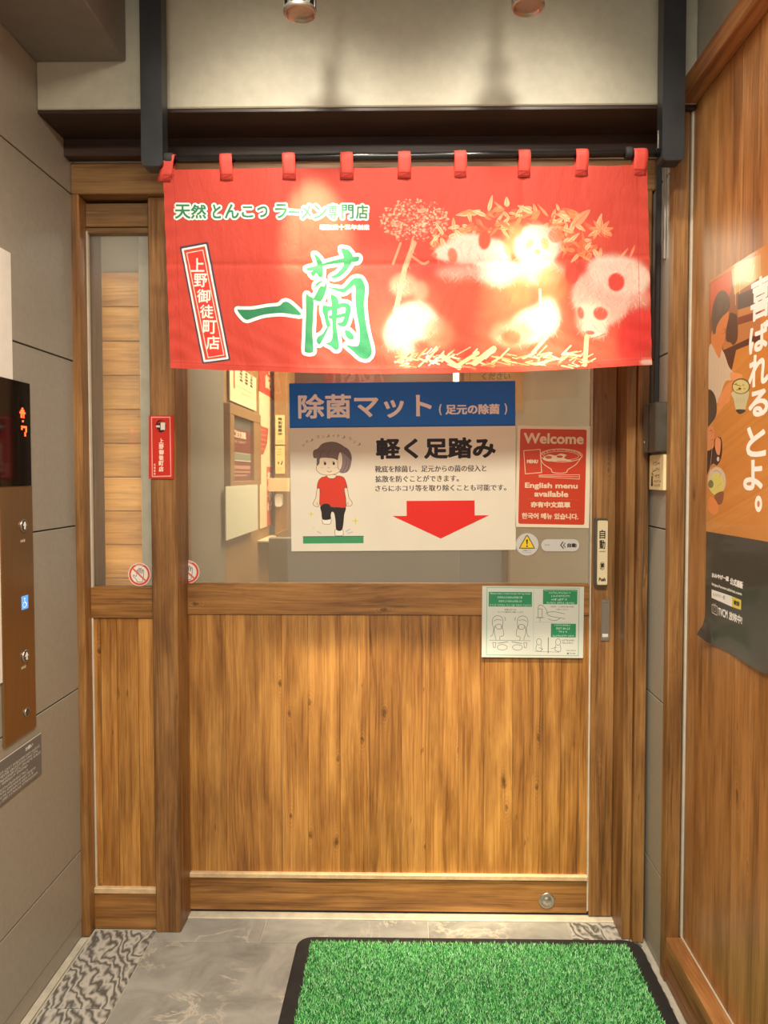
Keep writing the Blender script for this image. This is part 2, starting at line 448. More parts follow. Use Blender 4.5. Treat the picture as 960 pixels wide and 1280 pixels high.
    def stroke_mask(s, pts, wid):
        P = s.T(pts); n = len(P)
        wd = np.array([wid] * n if isinstance(wid, (int, float)) else wid, float) * s.k / 2
        R = wd.max() + 2
        lo = np.floor(P.min(0) - R).astype(int); hi = np.ceil(P.max(0) + R).astype(int)
        yy, xx = np.mgrid[lo[1]:hi[1], lo[0]:hi[0]] + 0.5
        m = np.zeros(xx.shape)
        for i in range(n - 1):
            a, b = P[i], P[i+1]; d = b - a; L2 = max(d @ d, 1e-9)
            t = np.clip(((xx - a[0]) * d[0] + (yy - a[1]) * d[1]) / L2, 0, 1)
            dist = np.hypot(xx - a[0] - t * d[0], yy - a[1] - t * d[1])
            m = np.maximum(m, np.clip(wd[i] + t * (wd[i+1] - wd[i]) - dist + 0.5, 0, 1))
        return m, lo
    def line(s, pts, wid, col, alpha=1.0, sm=False):
        if sm: pts = smooth(pts, 5, False)
        s.comp(s.stroke_mask(pts, wid), col, alpha)
    def text(s, txt, quad, col, bold=0.0, outl=(), alpha=1.0):
        """text fitted to a rectangle (x0,y0,x1,y1) or to four corners TL,TR,BR,BL"""
        if len(quad) == 4 and not hasattr(quad[0], '__len__'):
            x0, y0, x1, y1 = quad; quad = ((x0, y0), (x1, y0), (x1, y1), (x0, y1))
        A, B = glyph_edges(txt)
        lo = np.minimum(A.min(0), B.min(0)); sz = np.maximum(A.max(0), B.max(0)) - lo
        TL, TR, BR, BL = s.T(quad)
        if bold:
            b_ = bold * s.k; cx_ = (TL + TR + BR + BL) / 4; hw_ = np.linalg.norm(TR - TL) / 2; hh_ = np.linalg.norm(BL - TL) / 2
            fx, fy = 1 - min(.5, b_ / hw_), 1 - min(.4, b_ / hh_); ex, ey = (TR - TL + BR - BL) / 4, (BL - TL + BR - TR) / 4
            TL, TR, BR, BL = cx_ - ex*fx - ey*fy, cx_ + ex*fx - ey*fy, cx_ + ex*fx + ey*fy, cx_ - ex*fx + ey*fy
        def mp(Q):
            t = (Q - lo) / sz; x = t[:, :1]; y = 1 - t[:, 1:]
            return TL*(1-x)*(1-y) + TR*x*(1-y) + BR*x*y + BL*(1-x)*y
        mm = s.edges_mask(mp(A), mp(B))
        if mm is None: return
        if bold: mm = s.dil(mm, bold * s.k)
        for r, c in outl: s.comp(s.dil(mm, r * s.k), c, alpha)
        s.comp(mm, col, alpha)
    def vtext(s, txt, x0, y0, x1, y1, col, bold=0.0, outl=(), gap=0.12, slant=0.0):
        n = len(txt); st = (y1 - y0) / n
        for i, ch in enumerate(txt):
            a = y0 + st * i; dx = slant * i / max(1, n - 1)
            if ch == 'ー': s.line([((x0+x1)/2 + dx, a + st*.1), ((x0+x1)/2 + dx, a + st*.85)], (x1-x0)*.14 + bold, col)
            else: s.text(ch, (x0 + dx, a, x1 + dx, a + st * (1 - gap)), col, bold, outl)
    def scrib(s, x0, y0, x1, y1, col, seed=1, dens=1.0, alpha=1.0, sq=None):
        """unreadably small print: a row of tiny character-like marks"""
        rg = random.Random(seed); h = y1 - y0; x = x0; st = (sq or h) * 1.05
        while x + st * .8 < x1:
            for _ in range(3):
                a, b = x + rg.random() * st * .8, y0 + rg.random() * h
                if rg.random() < .5: s.line([(a, y0 + h*.05), (a, y1)], h * .13, col, alpha)
                else: s.line([(x, b), (x + st * .8, b)], h * .13, col, alpha)
            x += st * (1 if rg.random() > .12 else 1.6)
    def image(s, name):
        im = bpy.data.images.new(name, s.w, s.h, alpha=False)
        px = np.ones((s.h, s.w, 4), np.float32); px[..., :3] = np.clip(s.a[::-1], 0, 1)
        im.pixels.foreach_set(px.ravel()); im.update(); im.pack()
        return im
def print_mat(name, cv, rough=0.4, coat=0.0, extra=None):
    m, t, N, L, B = nt(name)
    tx = N.new('ShaderNodeTexImage'); tx.image = cv.image(name); tx.extension = 'EXTEND'
    uv = N.new('ShaderNodeUVMap'); L.new(uv.outputs[0], tx.inputs[0])
    vec, rnd = coords(t, 3.0)
    c = mixc(t, 1.0, tx.outputs[0], ramp(t, noise(t, vec, 9.0, 4), [(0.2, (0.93,) * 3), (0.8, (1,) * 3)]), 'MULTIPLY')
    L.new(c, B.inputs['Base Color']); B.inputs['Roughness'].default_value = rough
    B.inputs['Specular IOR Level'].default_value = 0.3
    B.inputs['Coat Weight'].default_value = coat; B.inputs['Coat Roughness'].default_value = 0.08
    bump(t, noise(t, vec, 14.0, 2), 0.08, 0.004, B)
    if extra: extra(t, N, L, B, c)
    return m
def sheet_mesh(outline, thick):
    """flat sheet standing in x,z with its face towards -y and uv over its own box"""
    me = prism_mesh(outline, thick)
    xs = [p[0] for p in outline]; zs = [p[1] for p in outline]
    x0, x1, z0, z1 = min(xs), max(xs), min(zs), max(zs)
    uv = me.uv_layers.new(name='UVMap')
    for lp in me.loops:
        c = me.vertices[lp.vertex_index].co
        uv.data[lp.index].uv = ((c.x - x0) / (x1 - x0), (c.z - z0) / (z1 - z0))
    return me
def rect_pts(w, h): return [(-w/2, -h/2), (w/2, -h/2), (w/2, h/2), (-w/2, h/2)]
def psheet(name, u0, v0, u1, v1, Y, mat, label, cat, tilt=0.0, thick=0.0012, shape='rect', group=None, parent=None):
    um, vm = (u0+u1)/2, (v0+v1)/2
    p = onY(um, vm, Y); w = onY(u1, vm, Y).x - onY(u0, vm, Y).x; h = onY(um, v0, Y).z - onY(um, v1, Y).z
    if shape == 'rect': pts = rect_pts(w, h)
    elif shape == 'ell': pts = [(w/2*math.cos(a), h/2*math.sin(a)) for a in np.linspace(0, 2*math.pi, 49)[:-1]]
    else: pts = round_rect(w, h, shape * min(w, h) / 2)
    o = link(name, sheet_mesh(pts, thick), mat, parent, (p.x, Y - thick, p.z), (0, math.radians(tilt), 0))
    return tag(o, label, cat, group)

# ------------------------------------------------------------------ the corridor shell
XL, XR, XW = -0.981, 0.705, 0.748       # left wall, grey part of the right wall, wooden part of the right wall
YB, ZC = -3.7, 2.72
random.seed(4)
# floor: grout bed with tiles as parts
floor = empty('floor', kind='structure', label='grey marbled stone floor tiles with swirled border tiles', cat='floor')
box('grout_bed', -1.3, 1.1, YB, 0.5, -0.06, -0.003, M['grout'], floor, 0)
def tile(x0, x1, y0, y1, m):
    g = 0.0016
    o = box('tile', x0 + g, x1 - g, y0 + g, y1 - g, -0.02, random.uniform(-0.0004, 0.0004), m, floor, 0.0008)
ysw = [-0.092, -0.43, -0.76, -1.09, -1.42, -1.75, -2.08, -2.41, -2.74, -3.07, -3.4, YB]
for a, b in zip(ysw[1:], ysw[:-1]):
    tile(-0.955, -0.768, a, b, M['swirl']); tile(0.49, 0.69, a if b < -.2 else a, min(b, -0.147), M['swirl'])
yst = [-0.147, -0.62, -1.09, -1.56, -2.03, -2.50, -2.97, -3.44, YB]
for a, b in zip(yst[1:], yst[:-1]):
    for x0, x1 in ((-0.768, -0.14), (-0.14, 0.49)): tile(x0, x1, a, b, M['stone'])
for x0, x1, m in ((-0.768, -0.443, 'stone'), (-0.443, 0.06, 'stone'), (0.06, 0.49, 'stone'), (0.49, 0.585, 'swirl'), (0.585, 0.69, 'swirl')):
    tile(x0, x1, -0.147, -0.03, M[m])
box('door_sill', -0.70, 0.70, -0.03, 0.08, -0.02, 0.004, plain('pale_stone_sill', (196, 188, 168), 0.5, var=0.08), floor, 0.002)

# left wall: grey panels with dark recessed joints
wl = empty('wall_left', kind='structure', label='grey laminate wall of wide panels beside the lift call plate', cat='wall')
box('joint_backing', XL - 0.06, XL - 0.004, YB, -0.11, 0.0, ZC, M['gray_joint'], wl, 0)
zj = [0.055, 0.264, 0.754, 1.238, 1.720, 2.203, ZC]
for a, b in zip(zj[:-1], zj[1:]):
    box('panel', XL - 0.01, XL, YB, -0.112, a + 0.002, b - 0.002, M['gray_wall'], wl, 0.001)
tag(box('baseboard_left', XL - 0.0038, XL - 0.0015, YB, -0.112, 0.0, 0.056, M['gray_wall'], None, 0.001), 'low grey skirting strip under the grey left wall panels', 'baseboard', kind='structure')
tag(box('trim_1', XL, XL + 0.022, YB, -0.14, 0.0, 0.003, M['grout'], None, 0.0005), 'pale grout strip along the foot of the left wall', 'trim', kind='structure')

# right wall: grey stretch beside the door, then wood veneer panels
wr = empty('wall_right', kind='structure', label='right wall, grey beside the door and wood veneer towards the viewer', cat='wall')
zr = [0.0, 0.264, 0.754, 1.238, 1.720, 2.203, 2.34]
box('joint_backing', XR + 0.006, XR + 0.06, -0.262, 0.05, 0.0, ZC, M['gray_joint'], wr, 0)
for a, b in zip(zr[:-1], zr[1:]):
    box('grey_panel', XR, XR + 0.012, -0.262, 0.05, a + 0.002, b - 0.002, M['gray_wall'], wr, 0.001)
ya = -0.295
for wdt in (0.30, 0.45, 0.45, 0.45, 0.45, 0.45, 0.45, 0.40):
    box('wood_panel', XW, XW + 0.02, ya - wdt + 0.0006, ya - 0.0006, 0.124, 2.356, M['wood_wall'], wr, 0.0008); ya -= wdt
box('upper_grey_panel', XW, XW + 0.02, YB, -0.26, 2.405, ZC, M['gray_wall'], wr, 0)
box('lower_backing', XW + 0.001, XW + 0.02, YB, -0.26, 0.0, 0.124, M['gray_joint'], wr, 0)
# timber frame on the right wall
def trim(n, b, label):
    b.name = 'trim_%d' % n; return tag(b, label, 'trim', kind='structure')
trim(2, box('t', 0.700, XW - 0.008, -0.300, -0.262, 0.0, 2.405, M['wood_post'], None, 0.003), 'upright brown timber post between grey wall and veneer wall on the right')
trim(3, box('t', 0.704, XW, YB, -0.302, 2.352, 2.405, M['wood_y'], None, 0.003), 'brown timber rail running along the top of the right veneer wall')
trim(4, box('t', 0.704, XW, YB, -0.296, 0.0, 0.124, M['wood_y'], None, 0.003), 'brown timber curb running along the foot of the right veneer wall')
trim(5, box('t', XW - 0.005, XW + 0.002, -0.303, -0.292, 0.124, 2.352, M['white_caulk'], None, 0.001), 'white sealant line down the edge of the right veneer wall')
trim(6, box('t', XW - 0.004, XW, YB, -0.303, 0.124, 0.127, M['white_caulk'], None, 0.0005), 'white sealant line on top of the right timber curb')

# beam, soffit, fascia and bulkhead
tag(box('beam_above_entrance', XL, XW, -0.322, -0.19, 2.351, ZC, M['beam_gray'], None, 0.003), 'wide grey painted beam across the top of the entrance', 'beam', kind='structure')
tag(box('soffit_board', XL, XW, -0.318, -0.10, 2.341, 2.350, M['dark_board'], None, 0.001), 'dark brown board under the grey beam', 'soffit', kind='structure')
tag(box('ceiling', -1.1, 1.0, YB, -0.32, ZC, ZC + 0.05, M['ceil'], None, 0), 'dark ceiling over the entrance corridor', 'ceiling', kind='structure')
tag(box('ceiling_bulkhead', XL, -0.742, YB, -0.322, 2.471, ZC, M['bulk_gray'], None, 0.004), 'boxed grey bulkhead under the ceiling along the left wall', 'bulkhead', kind='structure')
pf = onY(500, 192, -0.17)
tag(box('fascia_board', XL, XR, -0.17, -0.13, pf.z, 2.341, M['dark_board'], None, 0.001), 'dark brown board above the door lintel', 'fascia', kind='structure')

# door frame: lintel, jambs, posts
zl0 = onY(140, 242, -0.13).z
trim(7, box('t', XL, XR, -0.13, 0.06, zl0, pf.z, M['wood_lintel'], None, 0.003), 'brown timber lintel across the door and side window')
trim(8, box('t', XL - 0.004, -0.958, -0.13, 0.03, 0.0, zl0, M['wood_post'], None, 0.003), 'slim brown jamb between left grey wall and side window')
trim(9, box('t', -0.766, -0.690, -0.105, 0.05, 0.0, zl0, M['wood_post'], None, 0.003), 'broad brown post between side window and sliding door')
trim(10, box('t', 0.664, 0.697, -0.13, 0.06, 0.0, zl0, M['wood_post'], None, 0.003), 'brown door post at the right end of the entrance')
trim(11, box('t', 0.636, 0.6635, -0.115, 0.06, 0.0, zl0, M['wood_post'], None, 0.003), 'slimmer inner strip of the right door post')
trim(12, box('t', 0.60, 0.70, 0.065, 0.09, 0.0, zl0, M['wood_gap_shade'], None, 0.002), 'brown jamb behind the edge of the sliding door, gap shade painted into its colour')

# side window: glazed top, boarded bottom
w1 = empty('window_1', (-0.85, -0.085, 0), kind='structure', label='narrow side window over a boarded timber panel left of the door', cat='window')
x0, x1 = -0.978, -0.766
zz = lambda v, Y=-0.085: onY(150, v, Y).z
box('top_rail', -0.958, x1, -0.085, -0.04, zz(283), zz(254), M['wood_lintel'], w1, 0.002)
box('top_recess', x0, x1, -0.05, -0.03, zz(256), zl0, M['gray_joint'], w1, 0)
box('glazing_bead', -0.958, x1, -0.080, -0.05, zz(291), zz(284), M['wood_lintel'], w1, 0.001)
box('pane', -0.962, x1, -0.066, -0.060, zz(734), zz(288), M['film_glass'], w1, 0)
box('mid_rail', -0.962, x1, -0.085, -0.045, zz(773), zz(734), M['wood_x'], w1, 0.002)
xs = [-0.962, -0.935, -0.885, -0.820, x1]
for a, b in zip(xs[:-1], xs[1:]):
    box('plank', a + 0.0005, b - 0.0005, -0.078 - random.uniform(0, .0008), -0.05, zz(1110), zz(773), M['wood_z'], w1, 0.0015)
box('ledge', -0.962, x1, -0.092, -0.05, zz(1116), zz(1109), M['ledge'], w1, 0.002)
box('bottom_rail', -0.966, x1, -0.088, -0.045, 0.0, zz(1116), M['wood_x'], w1, 0.002)
box('sealant_line', -0.958, -0.953, -0.084, -0.07, zz(1110), zz(288), M['white_caulk'], w1, 0.001)
box('backing', -0.962, x1, -0.044, -0.03, 0.0, zz(735), M['gray_joint'], w1, 0)

# sliding door
d1 = empty('door_1', (-0.05, 0, 0), kind='structure', label='brown timber sliding door with a glazed upper half', cat='door')
dz = lambda v, Y=0.0: onY(490, v, Y).z
DX0, DX1 = -0.705, 0.635
xg = onY(737.5, 700, 0).x
box('stile', xg + 0.004, DX1, -0.010, 0.035, 0.008, zl0 - .01, M['wood_post'], d1, 0.003)
box('edge_strip', xg - 0.001, xg + 0.004, -0.004, 0.03, 0.02, zl0 - .01, M['white_caulk'], d1, 0.0008)
box('mid_rail', DX0, xg, 0.0, 0.035, dz(769), dz(730), M['wood_x'], d1, 0.002)
box('pane', DX0, xg, 0.012, 0.018, dz(731), zl0 - .08, M['glass'], d1, 0)
box('top_rail', DX0, xg, 0.0, 0.035, zl0 - .08, zl0 - .005, M['wood_x'], d1, 0.002)
ux = [232, 282, 352, 385, 425, 462, 502, 532, 573, 605, 641, 679, 701, 737.5]
px_ = [DX0] + [onY(u, 930, 0).x for u in ux[1:-1]] + [xg]
for a, b in zip(px_[:-1], px_[1:]):
    box('plank', a + 0.0003, b - 0.0003, 0.006 - random.uniform(0, .0006), 0.03, dz(1094), dz(767), M['wood_z'], d1, 0.0006)
box('ledge', DX0, xg + .001, -0.008, 0.03, dz(1098), dz(1092), M['ledge'], d1, 0.002)
box('bottom_rail', DX0, xg + .001, -0.002, 0.035, 0.012, dz(1098), M['wood_x'], d1, 0.002)
box('bottom_seal', DX0, DX1, 0.004, 0.03, 0.004, 0.012, M['gray_joint'], d1, 0)
# floor lock disc
c = onY(683.5, 1125, 0)
dk = link('lock_disc', lathe_mesh([(0.0245, 0), (0.0245, 0.003), (0.021, 0.0045), (0.018, 0.003), (0.017, 0.0028), (0.010, 0.0028), (0.009, 0.0045), (0.004, 0.0046)]), M['steel'], d1, (c.x, -0.002, c.z), (math.pi/2, 0, 0))
# recessed pull handle
h0 = empty('pull_handle', (0, 0, 0), parent=d1); h0.location = Vector((0, 0, 0)); hc = onY(756.5, 775, -0.01)
h0.location = Vector((hc.x, -0.010, hc.z)) - Vector(d1.location)
hw, hh = 0.0135, 0.064
for nm, a in (('handle_rim', (-hw, -hw + 0.004, -hh, hh)), ('handle_rim', (hw - 0.004, hw, -hh, hh)), ('handle_rim', (-hw + .004, hw - .004, hh - 0.010, hh)), ('handle_rim', (-hw + .004, hw - .004, -hh, -hh + 0.010))):
    box(nm, hc.x + a[0], hc.x + a[1], -0.0135, -0.0095, hc.z + a[2], hc.z + a[3], M['steel'], h0, 0.0008)
box('handle_cup', hc.x - hw + .004, hc.x + hw - .004, -0.0108, -0.0098, hc.z - hh + .010, hc.z + hh - .010, M['steel'], h0, 0)
sl = link('handle_slope', prism_mesh([(-.009, 0), (.009, 0), (.009, .014), (-.009, .014)], 0.0022), plain('highlight_tinted_steel', (238, 236, 230), 0.3, 0.6), h0, (hc.x, -0.0128, hc.z - hh + .012), (math.radians(-12), 0, 0))  # near-white colour paints in the bright highlight low in the handle

# ------------------------------------------------------------------ touch switch (part of the door)
EMB = 0  # every print below is drawn in its own pixel frame and mapped on the object
def switch_print():
    c = Canvas(0, 0, 80, 300, 2, (226, 210, 168))
    c.rrect(2, 2, 78, 298, 8, (232, 217, 178))
    c.vtext('自動', 15, 42, 61, 138, (30, 24, 20), 1.2, gap=.1)
    c.line([(14, 146), (64, 146)], 1.5, (90, 80, 66)); c.text('AUTOMATIC', (16, 141, 62, 146), (70, 62, 52))
    c.ell(39, 212, 19, 19, (40, 34, 28)); c.ell(39, 212, 17, 17, (232, 217, 178)); c.text('押', (26, 198, 52, 226), (30, 24, 20), 1.6)
    c.text('Push', (14, 266, 66, 284), (50, 42, 34), 1.3)
    return print_mat('switch_print', c, 0.35)
sp = onY(750, 690, -0.012)
ts = empty('touch_switch', parent=d1); ts.location = Vector((sp.x, -0.01, sp.z)) - Vector(d1.location)
link('switch_housing', prism_mesh(round_rect(0.038, 0.208, 0.006), 0.02), M['dark_steel'], ts, (sp.x - .001, -0.030, sp.z))
swp = link('switch_plate', sheet_mesh(round_rect(0.031, 0.196, 0.004), 0.004), switch_print(), ts, (sp.x + .002, -0.034, sp.z))
swp['label'] = 'cream push plate with black characters'

# ------------------------------------------------------------------ big floor-mat notice on the glass
def blue_sign():
    c = Canvas(42, 57, 910, 708, 1.5, (236, 230, 212))
    c.rect(30, 40, 920, 228, (12, 110, 214)); c.rect(30, 224, 920, 229, (16, 84, 166))
    c.text('除菌マット', (75, 99, 590, 194), (244, 238, 236), 3.0)
    c.text('(', (617, 142, 628, 186), (240, 236, 236), 1.6); c.text('足元の除菌', (642, 143, 850, 184), (240, 236, 236), 1.9); c.text(')', (868, 142, 879, 186), (240, 236, 236), 1.6)
    c.text('軽く足踏み', (374, 271, 834, 353), (34, 12, 16), 3.4)
    g = (70, 62, 62)
    c.text('靴底を除菌し、足元からの菌の侵入と', (370, 378, 798, 404), g, .35)
    c.text('拡散を防ぐことができます。', (370, 416, 692, 442), g, .35)
    c.text('さらにホコリ等を取り除くことも可能です。', (370, 453, 874, 478), g, .35)
    c.poly([(490, 515), (752, 515), (752, 573), (808, 573), (621, 662), (435, 573), (490, 573)], (232, 44, 34))
    # stepping girl, drawn in the frame of a closer look
    q = lambda P: [(31 + x * .4113, 185.8 + y * .4113) for x, y in P]
    K = (70, 56, 52); LW = 1.3
    def shape(P, col, n=5, ln=True, out=K):
        S = smooth(q(P), n); c.poly(S, col)
        if ln: c.line(S + [S[0]], LW, out)
    c.rect(*q([(138, 1130)])[0], *q([(708, 1196)])[0], (70, 158, 104)); c.line(q([(138, 1130), (708, 1130)]), 2.4, (40, 84, 62))
    for (x, y, ch) in ((152, 268, 'イ'), (188, 236, 'チ'), (232, 218, '♪'), (292, 192, 'ラ'), (340, 188, 'ン'), (386, 182, '♪'), (436, 182, 'イ'), (482, 184, 'チ'), (534, 194, '♪'), (592, 212, 'ラ'), (634, 238, 'ン'), (676, 262, '♪')):
        (a, b), = q([(x, y)]); c.text(ch, (a - 6, b - 6, a + 6, b + 6), (140, 120, 110), .2)
    skin = (240, 226, 200); hair = (124, 104, 98); red = (222, 66, 44); blk = (44, 38, 36)
    # arms and hands
    shape([(278, 680), (300, 682), (300, 760), (292, 840), (262, 846), (238, 824), (246, 796), (264, 760)], skin)
    shape([(532, 680), (560, 680), (574, 760), (600, 800), (604, 828), (580, 846), (550, 836), (545, 770)], skin)
    c.line(q([(270, 806), (278, 822), (274, 836)]), 1, K); c.line(q([(566, 806), (562, 822), (572, 832)]), 1, K)
    # shoes, trousers
    shape([(326, 962), (400, 962), (402, 1000), (388, 1014), (336, 1012), (324, 998)], (246, 240, 226))
    shape([(446, 1064), (508, 1064), (518, 1100), (510, 1122), (446, 1122), (440, 1100)], (246, 240, 226))
    shape([(304, 850), (330, 820), (380, 820), (536, 846), (528, 930), (508, 1064), (454, 1066), (446, 980), (434, 910), (412, 898), (402, 930), (398, 966), (326, 968), (314, 900)], blk, 5, False)
    # shirt
    shape([(344, 566), (372, 560), (392, 582), (430, 586), (456, 562), (500, 562), (536, 586), (560, 668), (536, 674), (534, 720), (546, 850), (470, 856), (408, 852), (386, 826), (340, 822), (306, 838), (300, 760), (304, 676), (276, 672), (290, 606), (318, 574)], red)
    shape([(374, 548), (452, 548), (456, 564), (434, 582), (396, 582), (372, 566)], skin)
    # head
    shape([(478, 300), (560, 300), (602, 372), (590, 470), (560, 520), (500, 528), (470, 470)], (150, 130, 132))
    shape([(300, 360), (480, 350), (512, 420), (508, 490), (470, 530), (400, 550), (320, 542), (274, 502), (278, 450)], skin)
    shape([(244, 362), (250, 320), (290, 300), (330, 258), (400, 240), (470, 248), (540, 290), (584, 350), (600, 410), (570, 380), (516, 330), (498, 336), (476, 404), (440, 394), (400, 388), (350, 384), (306, 392), (298, 440), (276, 456), (280, 392), (254, 388)], hair)
    shape([(498, 334), (516, 366), (518, 440), (500, 500), (476, 480), (474, 400), (484, 352)], skin)
    for P in ([(408, 318), (380, 344), (386, 386)], [(350, 318), (318, 340), (306, 384)], [(556, 400), (552, 460), (516, 524)], [(580, 410), (576, 470), (548, 524)]): c.line(q(P), 1.6, (80, 64, 60), sm=True)
    for x in (354, 436):
        (a, b), = q([(x, 442)]); c.ell(a, b, 4.2, 6, (34, 26, 26)); c.line(q([(x - 14, 426), (x, 422)]), 1.4, (34, 26, 26))
    c.line(q([(372, 512), (394, 522), (416, 512)]), 1.4, K, sm=True); c.line(q([(380, 488), (388, 478), (396, 488)]), 1.1, (170, 120, 90), sm=True)
    for x in (312, 328, 446, 462): c.line(q([(x, 484), (x + 8, 476)]), 1.2, (214, 160, 100))
    # sparkles and step marks
    for x, y, r in ((218, 918, 34), (238, 1044, 16), (634, 984, 42)):
        P = []
        for k in range(8): P.append((x + (r if k % 2 == 0 else r*.2) * math.cos(k*math.pi/4), y + (r if k % 2 == 0 else r*.2) * math.sin(k*math.pi/4)))
        c.poly(q(P), (226, 214, 96))
    for P in ([(544, 1086), (580, 1062)], [(560, 1102), (604, 1090)], [(276, 1084), (304, 1098)]): c.line(q(P), 3, (176, 186, 214))
    return print_mat('floor_mat_notice_print', c, 0.35, 0.0)
psheet('poster', 362.6, 478.2, 644, 688.6, 0.009, blue_sign(), 'large blue-headed white notice with stepping girl and red arrow on the door glass', 'poster', -0.5, 0.0015)

def welcome_sign():
    c = Canvas(0, 0, 864, 1170, 0.9, (238, 226, 200), fn=lambda x, y: (x - 46, y - 62))
    o = (236, 214, 184); r = (206, 66, 40)
    c.rrect(80, 100, 858, 1196, 22, r)
    c.text('Welcome', (122, 146, 824, 270), o, 5.5)
    c.line([(126, 352), (318, 334), (342, 600), (152, 618), (126, 352)], 8, o); c.text('MENU', (166, 452, 296, 496), o, 4)
    rim = [(566 + 246*math.cos(a), 400 + 74*math.sin(a)) for a in np.linspace(0, 2*math.pi, 41)]
    c.line(rim, 8, o)
    c.line([(566 + 205*math.cos(a), 404 + 50*math.sin(a)) for a in np.linspace(0, 2*math.pi, 41)], 5, o)
    rg = random.Random(3)
    for k in range(60):
        a = rg.uniform(math.pi, 2*math.pi); x, y = 566 + 226*math.cos(a), 400 + 62*math.sin(a); c.line([(x - 6, y - 5), (x + 6, y + 5)], 5, o, .8)
    c.poly(smooth([(350, 440), (420, 392), (500, 402), (560, 380), (640, 400), (600, 430), (700, 462), (560, 462), (420, 470)]), o)
    c.ell(550, 414, 38, 14, r); c.ell(420, 424, 40, 18, r, .8); c.ell(660, 408, 50, 12, r)
    c.line([(324, 430), (360, 500), (450, 560), (470, 596), (560, 604), (630, 594), (650, 560), (740, 500), (808, 410)], 8, o, sm=True)
    c.line([(310, 630), (786, 618)], 6, o); c.line([(310, 650), (786, 668)], 6, o); c.line([(310, 640), (786, 642)], 5, o); c.line([(786, 616), (786, 672)], 5, o)
    c.text('English menu', (150, 716, 768, 798), o, 4); c.text('available', (262, 810, 660, 880), o, 4)
    c.text('亦有中文菜單', (222, 934, 688, 1004), o, 4); c.text('한국어 메뉴 있습니다.', (120, 1066, 786, 1138), o, 3)
    c.line([(180, 908), (790, 908)], 2, (222, 110, 86)); c.line([(180, 1028), (790, 1028)], 2, (222, 110, 86))
    return print_mat('welcome_print', c, 0.25, 0.4)
psheet('poster', 645.3, 532.5, 737.5, 659.5, 0.0085, welcome_sign(), 'small red welcome notice with bowl and menu drawing beside the big blue-headed notice', 'poster', 0.9, 0.001)

